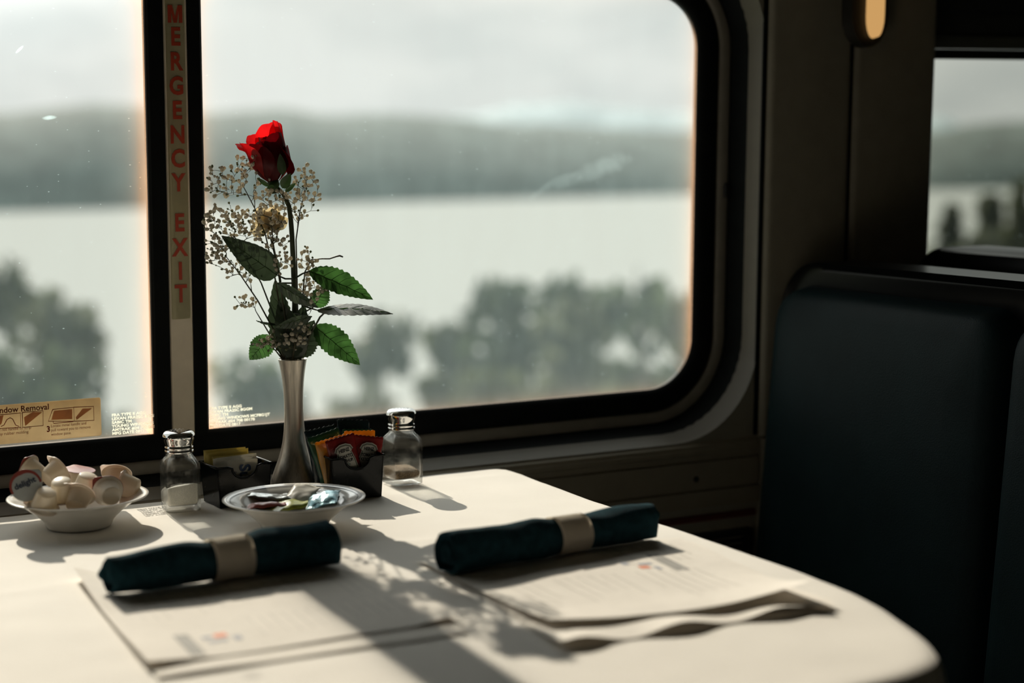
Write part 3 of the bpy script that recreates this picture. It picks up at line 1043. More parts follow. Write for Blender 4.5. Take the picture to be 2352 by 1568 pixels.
# ================================================================== SEATS
def bench(name, label, x, face, y0=-.012, y1=-1.08, ztop=1.032):
    """booth seat; face=-1 looks toward -x"""
    t = tag(empty(name, (x, (y0 + y1) / 2, 0)), label, 'seat', 'booth seats')
    def sx(d):                       # d metres behind the front of the back
        return -face * d
    rec = math.tan(math.radians(5.5))
    def place(bm):
        for v in bm.verts:
            d, yy, zz = v.co
            v.co = Vector((sx(d + (zz - .75) * rec), yy - (y0 + y1) / 2, zz))
    W_ = abs(y1 - y0)
    # shell
    bm = bmesh.new()
    pts = rrect(y1, y0, .12, ztop, .085, 10)
    rings = []
    for d, ins in ((.012, .012), (.004, .004), (.0, 0), (.085, 0), (.098, .006), (.104, .02)):
        pp = rrect(y1 + ins, y0 - ins, .12 + ins, ztop - ins, .085, 10)
        vs = [bm.verts.new((d, a, b)) for a, b in pp]
        if rings: bridge(bm, rings[-1], vs)
        rings.append(vs)
    bm.faces.new(rings[0][::-1]); bm.faces.new(rings[-1])
    place(bm)
    sharp(child('back_shell', bm, m_shell, t), 45)
    # two padded cushions
    ym = (y0 + y1) / 2
    for a, b in ((ym + .006, y0 - .012), (y1 + .012, ym - .006)):
        bm = bmesh.new()
        prev = None
        for k, (d, ins) in enumerate(((.014, -.004), (-.006, .0), (-.018, .005), (-.026, .014), (-.032, .035), (-.036, .09))):
            pp = rrect(a + ins, b - ins, .42 + ins, ztop - .043 - ins, max(.02, .05 - ins * .4), 8)
            vs = [bm.verts.new((d - .004 * noise.noise(Vector((p[0] * 9, p[1] * 5, k))), p[0], p[1])) for p in pp]
            if prev: bridge(bm, prev, vs)
            prev = vs
        bm.faces.new(prev)
        place(bm)
        child('back_cushion', bm, m_leather, t)
    # seat cushion and base
    for a, b in ((ym + .004, y0 - .01), (y1 + .01, ym - .004)):
        bm = bmesh.new()
        box(bm, -.46, .02, a, b, .33, .45); bevel(bm, .035, 4)
        for v in bm.verts:
            v.co = Vector((sx(v.co.x), v.co.y - ym, v.co.z))
        child('seat_cushion', bm, m_leather, t)
    bm = bmesh.new(); box(bm, -.40, .04, y1 + .02, y0 - .02, 0, .329)
    for v in bm.verts: v.co = Vector((sx(v.co.x), v.co.y - ym, v.co.z))
    child('seat_base', bm, m_shell, t, smooth=False)
    return t
bench('booth_seat', 'dark teal leather booth seat facing the table, right of the big window', .866, -1)
bench('booth_seat', 'booth seat mostly hidden behind the teal one, its top glinting below the right window', 1.262, 1, ztop=1.045)

# ================================================================== TABLE
tb = tag(empty('dining_table', (-.06, -.56, 0)), 'dining table under the white cloth by the window', 'table')
bm = bmesh.new(); box(bm, -.05, .05, .35, .45, .0, .711); bevel(bm, .01)
child('leg', bm, m_dark, tb)
bm = bmesh.new(); box(bm, -.25, .25, .30, .50, .0, .03); bevel(bm, .01)
child('foot_plate', bm, m_dark, tb)
# cloth: outline of the table, then a hanging skirt
def cloth_outline():
    e = []
    e += [(-.52, .008), (-.40, .009), (-.30, .008), (-.2, .003), (-.1, -.003), (0, -.008), (.1, -.012), (.2, -.015), (.3, -.018), (.362, -.021)]
    e += [(.376, -.030), (.381, -.06), (.378, -.2), (.375, -.35), (.376, -.5), (.377, -.62), (.376, -.74), (.370, -.82), (.358, -.90), (.340, -.96), (.318, -1.02), (.296, -1.065)]
    e += [(.272, -1.093), (.235, -1.108), (.18, -1.118), (.10, -1.124), (0, -1.126), (-.15, -1.126), (-.30, -1.126), (-.42, -1.12), (-.49, -1.09), (-.52, -1.03)]
    e += [(-.53, -.9), (-.53, -.7), (-.53, -.5), (-.53, -.3), (-.53, -.1)]
    # catmull subdivision
    out_ = []
    n = len(e)
    for i in range(n):
        p0, p1, p2, p3 = (Vector(e[(i + k) % n]) for k in (-1, 0, 1, 2))
        seg = max(2, int((p2 - p1).length / .016))
        for s in range(seg):
            u = s / seg
            out_.append(p1.lerp(p2, u) if (p2 - p1).length > .3 else .5 * ((2 * p1) + (p2 - p0) * u + (2 * p0 - 5 * p1 + 4 * p2 - p3) * u * u + (3 * p1 - p0 - 3 * p2 + p3) * u ** 3))
    return out_
OUTL = cloth_outline()
cen = Vector((-.07, -.55))
bm = bmesh.new()
ra = [bm.verts.new((cen.x + (p.x - cen.x) * .985 + .06, cen.y + (p.y - cen.y) * .985 + .56, .712)) for p in OUTL]
rb = [bm.verts.new((v.co.x, v.co.y, .745)) for v in ra]
bridge(bm, ra, rb); bm.faces.new(ra[::-1]); bm.faces.new(rb)
child('tabletop', bm, m_tabletop, tb, smooth=False)
bm = bmesh.new()
def cz(x, y):
    z = .7502
    z += .0011 * math.exp(-((y + .397 + .012 * math.sin(x * 9)) / .006) ** 2)          # fold creases
    z += .0009 * math.exp(-((y + .075 + .02 * x) / .006) ** 2)
    z += .0009 * math.exp(-((x - .05 + .01 * math.sin(y * 6)) / .006) ** 2) * (1 if y > -.5 else .4)
    z += .0008 * noise.noise(Vector((x * 7, y * 11, 0)))
    z += .0005 * noise.noise(Vector((x * 21, y * 26, 5)))
    return z
rings = []
NR = 46
for k in range(NR):
    s = (k + 1) / NR
    rings.append([bm.verts.new((cen.x + (p.x - cen.x) * s, cen.y + (p.y - cen.y) * s, cz(cen.x + (p.x - cen.x) * s, cen.y + (p.y - cen.y) * s) - (.002 if k == NR - 1 else 0))) for p in OUTL])
c0 = bm.verts.new((cen.x, cen.y, cz(cen.x, cen.y)))
n = len(OUTL)
for i in range(n):
    bm.faces.new((c0, rings[0][i], rings[0][(i + 1) % n]))
for a, b in zip(rings, rings[1:]):
    bridge(bm, a, b)
prev = rings[-1]
nor = []
for i in range(n):
    d = OUTL[(i + 1) % n] - OUTL[i - 1]
    nor.append(Vector((-d.y, d.x)).normalized() * (1 if True else -1))
if (nor[0].dot(OUTL[0] - cen)) < 0:
    nor = [-q for q in nor]
arc = 0
for k, (fl, drop) in enumerate(((.003, .005), (.006, .014), (.012, .04), (.022, .09), (.034, .15), (.044, .20), (.050, .235))):
    vs = []
    arc = 0
    for i, p in enumerate(OUTL):
        arc += (OUTL[i] - OUTL[i - 1]).length
        far = 1 if p.y > -.03 else 0
        amp = 0 if far else min(1, drop / .12)
        w = math.sin(arc * 38 + 2 * noise.noise(Vector((arc * 3, 0, 0)))) * .010 * amp
        o_ = (fl * .2 if far else fl) + w
        if far: o_ = min(o_, .004)
        vs.append(bm.verts.new((p.x + nor[i].x * o_, p.y + nor[i].y * o_, .750 - drop)))
    bridge(bm, prev, vs)
    prev = vs
tag(finish('tablecloth', bm, m_cloth), 'white cloth draped over the dining table in the sun', 'tablecloth')

# ================================================================== MENUS
def sheet(name, label, corners, z, curl, n=(26, 22), cat='menu', group='paper sheets laid on the table', wave=.001, seed=0):
    """paper sheet: corners far-left, far-right, near-right, near-left on the table"""
    A, B, C_, D = [Vector((c[0], c[1], 0)) for c in corners]
    t = None
    bm = bmesh.new()
    grid = []
    def P(u, v):                       # v 0 far .. 1 near
        p = (A.lerp(B, u)).lerp(D.lerp(C_, u), v)
        zz = z + wave * noise.noise(Vector((u * 4 + seed, v * 4, seed))) + .0006
        zz += curl(u, v)
        return Vector((p.x, p.y, max(zz, z)))
    for j in range(n[1] + 1):
        grid.append([bm.verts.new(P(i / n[0], j / n[1])) for i in range(n[0] + 1)])
    for j in range(n[1]):
        for i in range(n[0]):
            bm.faces.new((grid[j][i], grid[j][i + 1], grid[j + 1][i + 1], grid[j + 1][i]))
    t = finish(name, bm, m_menu)
    tag(t, label, cat, group)
    return t, P
def prints(t, P, rects, mat, name):
    bm = bmesh.new()
    for (u0, u1, v0, v1) in rects:
        nu = max(1, int((u1 - u0) * 20)); nv = max(1, int((v1 - v0) * 20))
        g_ = [[bm.verts.new(P(u0 + (u1 - u0) * i / nu, v0 + (v1 - v0) * j / nv) + Vector((0, 0, .00035))) for i in range(nu + 1)] for j in range(nv + 1)]
        for j in range(nv):
            for i in range(nu):
                bm.faces.new((g_[j][i], g_[j][i + 1], g_[j + 1][i + 1], g_[j + 1][i]))
    o = finish(name, bm, mat)
    o.parent = t
    return o
def tz(px, py, z=.751):
    p = onz(px, py, z); return (p.x, p.y)
ZT = .7512
# left place: a lower sheet and the menu on top
lowL, PLo = sheet('placemat_sheet', 'white paper sheet under the left menu, only its edges showing', [tz(205, 1330), tz(800, 1258), tz(1078, 1452), tz(362, 1560)], ZT,
                  lambda u, v: .003 * max(0, v - .8) * 5 * (1 - u) * .5, cat='paper sheet', seed=1)
menL, PL = sheet('menu', 'menu sheet on the left, under the napkin roll by the salt', [tz(168, 1328), tz(790, 1262), tz(1052, 1428), tz(338, 1540)], ZT + .0022,
                 lambda u, v: .010 * max(0, .10 - u) / .10 * max(0, 1 - v * 2.2) + .006 * max(0, .22 - u) / .22 * v ** 2 + .005 * max(0, u - .85) / .15 * v, seed=2)
lowR, PRo = sheet('placemat_sheet', 'white paper sheet under the right menu with a wavy near edge', [tz(1000, 1290), tz(1590, 1245), tz(1918, 1396), tz(1290, 1492)], ZT,
                  lambda u, v: (.0045 * math.sin(u * 17 + .6) + .0045) * max(0, (v - .72) / .28) ** 2 + .006 * max(0, u - .85) / .15 * max(0, v - .7) / .3, n=(44, 22), cat='paper sheet', seed=3)
menR, PR = sheet('menu', 'menu sheet on the right with one curled up near corner', [tz(952, 1288), tz(1560, 1240), tz(1868, 1388), tz(1262, 1448)], ZT + .0030,
                 lambda u, v: .020 * max(0, (u - .45) / .55) ** 2 * max(0, (v - .5) / .5) ** 2 + .011 * max(0, 1 - u * 4) * max(0, v - .5) * .8 + .003 * max(0, (v - .8) / .2), seed=4)
def uv_of(P, px, py):
    best = None
    for it in range(41):
        for jt in range(41):
            u, v = it / 40, jt / 40
            p = P(u, v); r = p - CAM
            X = r.dot(RT) / r.dot(FW) * FPX + 1176; Y = -r.dot(UP) / r.dot(FW) * FPX + 784
            e = (X - px) ** 2 + (Y - py) ** 2
            if best is None or e < best[0]: best = (e, u, v)
    return best[1], best[2]
u0, v0 = uv_of(PL, 405, 1460); u1, v1 = uv_of(PL, 448, 1502)
prints(menL, PL, [(min(u0, u1) - .012, max(u0, u1) + .035, min(v0, v1), max(v0, v1))], m_print_grey, 'printed_heading')
a, b = uv_of(PL, 500, 1462)
prints(menL, PL, [(a - .02, a + .02, b - .02, b + .015)], m_print_orange, 'printed_logo')
prints(menL, PL, [(a - .06, a - .03, b - .01, b + .015), (a - .05, a + .01, b + .035, b + .055), (a + .03, a + .055, b + .02, b + .06)], m_print_blue, 'printed_logo')
u0, v0 = uv_of(PR, 1492, 1273); u1, v1 = uv_of(PR, 1574, 1309)
prints(menR, PR, [(min(u0, u1) - .014, max(u0, u1) + .014, min(v0, v1), max(v0, v1))], m_print_grey, 'printed_heading')
a, b = uv_of(PR, 1484, 1304)
prints(menR, PR, [(a - .02, a + .018, b - .02, b + .02)], m_print_orange, 'printed_logo')
prints(menR, PR, [(a - .055, a - .03, b - .09, b - .05), (a + .0, a + .05, b - .06, b - .035), (a + .03, a + .05, b + .0, b + .045)], m_print_blue, 'printed_logo')
def faint(t, P, u_rng, v_rng, nl, seed):
    r = random.Random(seed)
    for k in range(nl):
        rects = []
        u = u_rng[0] + (u_rng[1] - u_rng[0]) * k / (nl - 1)
        v = v_rng[0]
        if r.random() < .85:
            rects.append((u, u + .005, v, v + (v_rng[1] - v) * r.uniform(.5, 1)))
        if rects: prints(t, P, rects, m_print_faint, 'printed_line')
faint(menL, PL, (.10, .92), (.30, .62), 22, 5)
faint(menL, PL, (.40, .92), (.68, .90), 14, 6)
faint(menR, PR, (.12, .88), (.45, .85), 18, 8)
faint(menR, PR, (.62, .92), (.08, .38), 9, 9)

# ================================================================== NAPKIN ROLLS
def napkin(label, pL, pR, rL, rR, bandL, bandR, seed):
    ax = (pR - pL); Ln = ax.length; ax.normalize()
    t = tag(empty('napkin_roll', (pL + pR) / 2 - Vector((0, 0, (rL + rR) / 2))), label, 'napkin', 'napkin rolls')
    upv = Vector((0, 0, 1)); sd_ = ax.cross(upv).normalized(); upv = sd_.cross(ax).normalized()
    rnd = random.Random(seed)
    bm = bmesh.new()
    n, m = 40, 46
    rings = []
    def rad(s, a):
        r = rL + (rR - rL) * s
        pinch = math.exp(-((s - (bandL + bandR) / 2) / .13) ** 4)
        r *= 1 - .09 * pinch
        r *= 1 + .05 * noise.noise(Vector((s * 7 + seed, math.cos(a) * 1.2, math.sin(a) * 1.2)))
        r += .0014 * math.sin(a * 2 + s * 14 + seed) * (1 - pinch)
        r += .0020 * max(0, math.cos((a - 1.2 - s * 1.0) * 1.0)) ** 14 * (1 - pinch)      # rolled edge of the cloth
        return r
    for i in range(m + 1):
        s = i / m
        ring = []
        for k in range(n):
            a = 2 * PI * k / n
            r = rad(s, a)
            endx = .010 * noise.noise(Vector((math.cos(a) * 1.6 + seed, math.sin(a) * 1.6, 0 if s < .5 else 5)))
            off = endx * (1 - min(1, min(s, 1 - s) * 10))
            q = pL + ax * (Ln * s + off) + (sd_ * math.cos(a) * 1.04 + upv * math.sin(a)) * r
            q.z = max(q.z, ZT + .0058)
            ring.append(bm.verts.new(q))
        if rings: bridge(bm, rings[-1], ring)
        rings.append(ring)
    # rolled ends: spiral inward
    for ring, s, sg_ in ((rings[0], 0.0, 1), (rings[-1], 1.0, -1)):
        pv = ring
        for sc_, dp in ((.86, -.003), (.80, .008), (.52, .006), (.46, -.001), (.2, .004)):
            vs = []
            c_ = pL + ax * (Ln * s)
            for k, v in enumerate(ring):
                a = 2 * PI * k / n
                d = v.co - c_
                d = d - ax * d.dot(ax)
                vs.append(bm.verts.new(c_ + d * (sc_ + .05 * math.sin(a + seed)) + ax * sg_ * dp))
            bridge(bm, pv, vs)
            pv = vs
        bm.faces.new(pv)
    wchild('napkin_cloth', bm, m_nap, t)
    bm = bmesh.new()
    prev = None
    for i in range(9):
        s = bandL + (bandR - bandL) * i / 8
        ring = []
        for k in range(n):
            a = 2 * PI * k / n
            r = (rL + (rR - rL) * s) * .985 + .0012
            q = pL + ax * Ln * s + (sd_ * math.cos(a) * 1.04 + upv * math.sin(a)) * r
            q.z = max(q.z, ZT + .0054)
            ring.append(bm.verts.new(q))
        if prev: bridge(bm, prev, ring)
        prev = ring
    bmesh.ops.solidify(bm, geom=bm.faces[:], thickness=.0005)
    o = wchild('paper_band', bm, m_band, t)
    o['label'] = 'white paper band'
    return t
napkin('dark teal napkin roll on the left menu, thick end toward the bowl', onz(252, 1322, .7765), onz(757, 1247, .7785), .0205, .0255, .435, .610, 1)
napkin('dark teal napkin roll on the right menu, near the table edge', onz(1026, 1273, .7765), onz(1488, 1197, .7755), .0235, .0205, .50, .655, 4)

# ================================================================== SHAKERS
def rsq(h, r, n=6):
    return rrect(-h, h, -h, h, r, n)
def shaker(name, label, loc, rot, contents, mat, level, slant):
    t = tag(empty(name, loc, (0, 0, rot)), label, 'shaker', 'glass salt and pepper shakers')
    H = .080
    outer = [(.0195, .0065, 0), (.0222, .0065, .0015), (.0222, .0065, .006), (.0228, .0062, .012), (.0228, .0062, .0570), (.0225, .0070, .0610), (.0214, .0088, .0650), (.0192, .0120, .0690), (.0174, .0150, .0720), (.0167, .0157, .0750), (.0166, .0157, H)]
    inner = [(.0148, .0141, H), (.0148, .0141, .0745), (.0160, .0135, .0705), (.0192, .0085, .0640), (.0203, .0050, .056), (.0203, .0050, .013), (.0185, .0055, .0085)]
    bm = bmesh.new()
    rings = []
    for h, r, z in outer + inner:
        vs = [bm.verts.new((a, b, z)) for a, b in rsq(h, min(r, h - .0001), 6)]
        if rings: bridge(bm, rings[-1], vs)
        rings.append(vs)
    bm.faces.new(rings[0][::-1]); bm.faces.new(rings[-1])
    child('glass_body', bm, m_bottle, t)
    # contents
    bm = bmesh.new()
    rings = []
    for h, r, z, sl_ in ((.0180, .0050, .0095, 0), (.0197, .0050, .0135, 0), (.0198, .0050, level, 1), (.0150, .0040, level + .0016, 1), (.006, .003, level + .003, .8)):
        vs = [bm.verts.new((a, b, z + sl_ * (slant[0] * a + slant[1] * b) + (.0006 * noise.noise(Vector((a * 300, b * 300, 0))) if sl_ else 0))) for a, b in rsq(h, r, 6)]
        if rings: bridge(bm, rings[-1], vs)
        rings.append(vs)
    bm.faces.new(rings[0][::-1]); bm.faces.new(rings[-1])
    child(contents, bm, mat, t)
    # cap
    bm = bmesh.new()
    lathe(bm, [(.0165, .0765), (.0187, .0766), (.0190, .0772), (.0189, .0795), (.0183, .0803), (.0183, .0810), (.0188, .0817), (.0188, .0840), (.0183, .0849), (.0183, .0868), (.0187, .0892), (.0196, .0918), (.0204, .0942),
               (.0207, .0970), (.0204, .1000), (.0194, .1022), (.0172, .1040), (.0130, .1051), (.0070, .1057), (0, .1060)], 40)
    child('cap', bm, m_chrome, t)
    bm = bmesh.new()
    for k in range(19):
        if k == 0: a, r = 0, 0
        elif k < 7: a, r = k * PI / 3, .0048
        else: a, r = k * PI / 6 + .2, .0096
        z = .1062 - (r / .0155) ** 2 * .0018
        c = Vector((r * math.cos(a), r * math.sin(a), z))
        vs = [bm.verts.new(c + Vector((.0008 * math.cos(q * PI / 4), .0008 * math.sin(q * PI / 4), .0001))) for q in range(8)]
        bm.faces.new(vs)
    child('sprinkle_holes', bm, m_hole, t, smooth=False)
    return t
m_bottle = bottle_glass('clear_bottle_glass', (.985, .99, .985), .90)
shaker('salt_shaker', 'square glass salt shaker beside the creamer bowl, white salt inside', (-.121, -.080, .7512), math.radians(-6), 'salt', m_salt, .030, (.10, -.25))
shaker('pepper_shaker', 'square glass pepper shaker with brown pepper, right of the ketchup caddy', (.203, -.064, .7512), math.radians(4), 'pepper', m_pepper, .0205, (-.05, .1))

# ================================================================== VASE
t = tag(empty('bud_vase', (VASE.x, VASE.y, .7512)), 'tall slim pewter bud vase holding the rose', 'vase')
bm = bmesh.new()
prof = [(0, 0), (.034, 0), (.0362, .001), (.0367, .004), (.0360, .009), (.0335, .018), (.0300, .028), (.0262, .038), (.0224, .048), (.0190, .059), (.0163, .071), (.0144, .084), (.0133, .098), (.0129, .112),
        (.0130, .126), (.0136, .140), (.0146, .153), (.0160, .165), (.0178, .176), (.0192, .1832), (.0194, .1840), (.0190, .1842), (.0175, .176), (.0157, .165), (.0143, .153), (.0132, .140), (.0125, .120), (.012, .09), (0, .088)]
lathe(bm, prof, 64)
child('vase_body', bm, m_metal, t)
bm = bmesh.new()
lathe(bm, [(.0362, .0005), (.0374, .001), (.0378, .0025), (.0374, .004), (.0362, .0045)], 64, close=True)
child('foot_ring', bm, m_metal, t)

# ================================================================== BOWLS
def bowl(label, loc, R, H, rim_band):
    t = tag(empty('bowl', loc), label, 'bowl', 'white ceramic bowls')
    s = R / .088
    pr = [(0, .0035), (.030, .0035), (.032, 0), (.0395, 0), (.041, .002), (.043, .007), (.0475, .0125), (.0555, .0195), (.0645, .0265), (.0715, .0315), (.080, .0350), (.0868, .0372), (.0880, .0384), (.0870, .0392),
          (.079, .0374), (.0705, .0340), (.0628, .0290), (.0540, .0222), (.046, .0155), (.040, .0105), (.030, .0075), (0, .0065)]
    bm = bmesh.new(); lathe(bm, [(r * s, z * H / .0392) for r, z in pr], 72)
    child('bowl_body', bm, m_ceramic, t)
    if rim_band:
        bm = bmesh.new()
        def surf(r):
            for (r1, z1), (r0, z0) in zip(pr[13:], pr[14:]):
                if r0 <= r <= r1:
                    return z0 + (z1 - z0) * (r - r0) / (r1 - r0)
        lathe(bm, [(r * s, (surf(r) + .00035) * H / .0392) for r in (.0790, .0783, .0776)], 72)
        o = child('rim_stripe', bm, m_blue, t); o['label'] = 'dark blue stripe'
        bm = bmesh.new()
        lathe(bm, [(r * s, (surf(r) + .00035) * H / .0392) for r in (.0832, .0828, .0824)], 72)
        o = child('rim_stripe', bm, m_blue, t); o['label'] = 'dark blue stripe'
    return t
B1 = Vector((-.262, -.108, .7512)); B2 = Vector((-.031, -.258, .7512))
bowl('white bowl heaped with coffee creamers at the left', B1, .0875, .0392, False)
bowl('white blue-rimmed bowl of foil packets in front of the vase', B2, .0885, .0392, True)

# creamers
def creamer_mesh():
    bm = bmesh.new()
    lathe(bm, [(0, .0), (.0108, .0), (.0122, .001), (.0127, .0022), (.0165, .0215), (.0172, .0222), (.0200, .0224), (.0203, .0230), (.0200, .0236), (.0, .0236)], 36)
    return bm
def creamer(label, pos, axis, lid_mat, lidtext=None, lab_lid=None, sc=.95):
    """pos = centre; axis = direction from cup bottom to lid"""
    ax = Vector(axis).normalized()
    q = ax.to_track_quat('Z', 'Y')
    t = tag(empty('coffee_creamer', pos - ax * .012 * sc), label, 'creamer', 'coffee creamers heaped in the bowl')
    t.rotation_euler = q.to_euler()
    t.scale = (sc,) * 3
    child('cup', creamer_mesh(), m_cream_cup, t)
    bm = bmesh.new()
    prev = None
    for r, z in ((0, .0243), (.0196, .0243), (.0207, .0241), (.0207, .0237)):
        if r == 0:
            c_ = bm.verts.new((0, 0, z)); continue
        vs = []
        for k in range(36):
            a = 2 * PI * k / 36
            tab = .006 * max(0, math.cos(a - .8)) ** 24 if r > .015 else 0
            vs.append(bm.verts.new(((r + tab) * math.cos(a), (r + tab) * math.sin(a), z)))
        if prev: bridge(bm, prev, vs)
        else:
            for k in range(36): bm.faces.new((c_, vs[k], vs[(k + 1) % 36]))
        prev = vs
    lid = child('foil_lid', bm, lid_mat, t)
    if lab_lid: lid['label'] = lab_lid
    return t, lid
toCam = (CAM - B1).normalized()
def cr_pos(px, py, dy): return ony(px, py, B1.y + dy)
crs = [
    ('creamer with a red rimmed lid facing out, leftmost in the bowl', (62, 1113), -.022, (-.35, -1, .12), m_foil_grey, 'red'),
    ('creamer lying on its side at the back left of the heap', (122, 1090), .030, (.75, .25, .35), m_foil_white, None),
    ('upside down creamer at the front left, below the lid that faces out', (104, 1147), -.048, (-.15, .45, -1), m_foil_white, None),
    ('upside down creamer on top, left of the middle of the heap', (143, 1122), -.030, (.20, .35, -1), m_foil_red, None),
    ('upside down creamer on top, right of the middle of the heap', (199, 1110), -.005, (-.18, .3, -1), m_foil_white, None),
    ('creamer half hidden at the very back left of the heap', (80, 1086), .042, (-.6, .7, .4), m_foil_red, None),
    ('creamer with tilted lid catching the sun at the right of the heap', (266, 1104), .020, (.35, .75, .75), m_foil_white, None),
    ('creamer lying at the right edge of the heap', (298, 1117), .005, (-.85, .5, .25), m_foil_white, None),
    ('creamer at the front right of the heap, its base turned out', (252, 1133), -.040, (.05, 1, .15), m_foil_red, None),
    ('creamer deep in the middle front of the heap', (178, 1150), -.048, (.4, .6, .5), m_foil_white, None),
    ('creamer standing behind the two upside down ones', (182, 1098), .034, (.1, -.1, 1), m_foil_red, None),
]
for lab, (px, py), dy, ax, lm, tx in crs:
    t, lid = creamer(lab, cr_pos(px, py, dy), ax, lm)
    if tx:
        lid['label'] = 'printed lid, red above grey'
        bm = bmesh.new()
        prev = None
        # red band across the upper rim of the lid
        q = Vector(ax).normalized().to_track_quat('Z', 'Y').to_matrix().inverted()
        upl = q @ (Vector((-.42, 0, 1)) ); upl.z = 0; upl.normalize()
        a_up = math.atan2(upl.y, upl.x)
        inn, out_ = [], []
        for k in range(25):
            a = a_up + math.radians(-100 + 200 * k / 24)
            out_.append(bm.verts.new((.0206 * math.cos(a), .0206 * math.sin(a), .0246)))
            w = .0148 + .003 * abs(math.sin(a - a_up))
            inn.append(bm.verts.new((w * math.cos(a), w * math.sin(a), .0246)))
        for k in range(24): bm.faces.new((inn[k], out_[k], out_[k + 1], inn[k + 1]))
        o = finish('lid_print', bm, m_foil_red); o.parent = t
        rt_ = Vector((upl.y, -upl.x, 0))
        tt = text_obj('lid_lettering', 'delight', .0105, m_ink_navy, rt_, upl, Vector((0, 0, .0247)) + upl * .003, None, bold=.0003)
        tt.parent = t

# ================================================================== PACKETS
def pillow(w, h, d, crimp=.006, seed=0, wr=.0010, nx=14, nz_=18, serr=True):
    """upright packet, width x, height z from 0, thickness y, crimped ends top and bottom"""
    bm = bmesh.new()
    def prof(u, v):                          # u,v in -1..1
        hz = h / 2; edge = (hz - crimp) / hz
        fv = max(0, 1 - (abs(v) / edge) ** 2.4) if abs(v) < edge else 0
        fu = max(0, 1 - abs(u) ** 3)
        return d / 2 * (fv ** .6) * (fu ** .7)
    fr, bk = [], []
    for j in range(nz_ + 1):
        v = -1 + 2 * j / nz_
        ra, rb = [], []
        for i in range(nx + 1):
            u = -1 + 2 * i / nx
            x = u * w / 2 * (1 - .02 * (1 - v * v)); z = h / 2 + v * h / 2
            if serr and abs(v) > .999: z += (.0006 if i % 2 else -.0006)
            th = prof(u, v)
            wv = wr * noise.noise(Vector((x * 60 + seed * 9, z * 60, seed))) + .5 * wr * noise.noise(Vector((x * 150 + seed * 9, z * 120, seed)))
            ra.append(bm.verts.new((x, -th - .0002 + wv, z)))
            rb.append(bm.verts.new((x, th + .0002 + wv, z)))
        fr.append(ra); bk.append(rb)
    for j in range(nz_):
        for i in range(nx):
            bm.faces.new((fr[j][i], fr[j][i + 1], fr[j + 1][i + 1], fr[j + 1][i]))
            bm.faces.new((bk[j][i + 1], bk[j][i], bk[j + 1][i], bk[j + 1][i + 1]))
    for j in range(nz_):
        bm.faces.new((bk[j][0], fr[j][0], fr[j + 1][0], bk[j + 1][0]))
        bm.faces.new((fr[j][nx], bk[j][nx], bk[j + 1][nx], fr[j + 1][nx]))
    for i in range(nx):
        bm.faces.new((fr[0][i + 1], fr[0][i], bk[0][i], bk[0][i + 1]))
        bm.faces.new((fr[nz_][i], fr[nz_][i + 1], bk[nz_][i + 1], bk[nz_][i]))
    return bm
def packet(name, label, cat, group, w, h, d, mat, M_, seed, crimp=.006, wr=.001, serr=True):
    t = finish(name, pillow(w, h, d, crimp, seed, wr, serr=serr), mat)
    tag(t, label, cat, group)
    t.matrix_basis = M_
    return t
def pm(x, y, z, roll=0, lean=0, yaw=0):
    """stand a packet at x,y,z: yaw about z, lean back (+) about x, roll in its plane"""
    return Matrix.Translation((x, y, z)) @ Matrix.Rotation(yaw, 4, 'Z') @ Matrix.Rotation(-lean, 4, 'X') @ Matrix.Rotation(roll, 4, 'Y')

def caddy(label, loc, rot, w, d, h, notch):
    t = tag(empty('packet_caddy', loc, (0, 0, rot)), label, 'caddy', 'black packet caddies')
    th = .0018
    bm = bmesh.new()
    def wall_poly(hw_b, hw_t, yb, yt, with_notch, flip):
        """front/back wall as an outline in (x,z) with outward offset y"""
        pts = [(-hw_b, 0), (hw_b, 0), (hw_t, h)]
        if with_notch:
            r = notch
            pts.append((r + .004, h))
            for k in range(13):
                a = PI * k / 12
                pts.append((r * math.cos(a), h - .003 - (r * .82) * math.sin(a)))
            pts.append((-r - .004, h))
        pts.append((-hw_t, h))
        fa, fb = [], []
        for x, z in pts:
            y = yb + (yt - yb) * z / h
            s = 1 if flip else -1
            fa.append(bm.verts.new((x, s * y, z))); fb.append(bm.verts.new((x, s * (y - th), z)))
        for q in (fa, fb):
            es = [bm.edges.new((q[i], q[(i + 1) % len(q)])) for i in range(len(q))]
            bmesh.ops.triangle_fill(bm, use_beauty=True, edges=es)
        bridge(bm, fa, fb)
    wb, wt, db, dt = w * .455, w * .5, d * .455, d * .5
    wall_poly(wb, wt, db, dt, True, False)
    wall_poly(wb, wt, db, dt, True, True)
    for s in (-1, 1):
        a = [bm.verts.new((s * x, y, z)) for x, y, z in ((wb, -db, 0), (wb, db, 0), (wt, dt, h), (wt, -dt, h))]
        b = [bm.verts.new((s * (x - th), y, z)) for x, y, z in ((wb, -db, 0), (wb, db, 0), (wt, dt, h), (wt, -dt, h))]
        bridge(bm, a, b); bm.faces.new(a); bm.faces.new(b[::-1])
    box(bm, -wb, wb, -db, db, 0, .002)
    o = child('caddy_body', bm, m_caddy, t, smooth=False)
    bm = bmesh.new()
    path = []
    def edge(s):
        r = notch; q = [(-wt, -dt, h), (-r - .006, -dt, h)]
        for k in range(13):
            a = PI - PI * k / 12
            q.append((r * math.cos(a), -dt + .0018 * math.sin(a), h - .002 - (r * .82) * math.sin(a)))
        q += [(r + .006, -dt, h), (wt, -dt, h)]
        return q if s < 0 else [(-x, -y, z) for x, y, z in q]
    path = edge(-1) + edge(1)
    tube(bm, path, .0017, 8, closed=True)
    child('caddy_rim', bm, m_caddy, t)
    return t
CL = Vector((-.041, -.068, .7512)); CR = Vector((.108, -.104, .7512))
caddy('black caddy of sweetener packets right of the salt shaker', CL, math.radians(3), .076, .064, .0535, .0175)
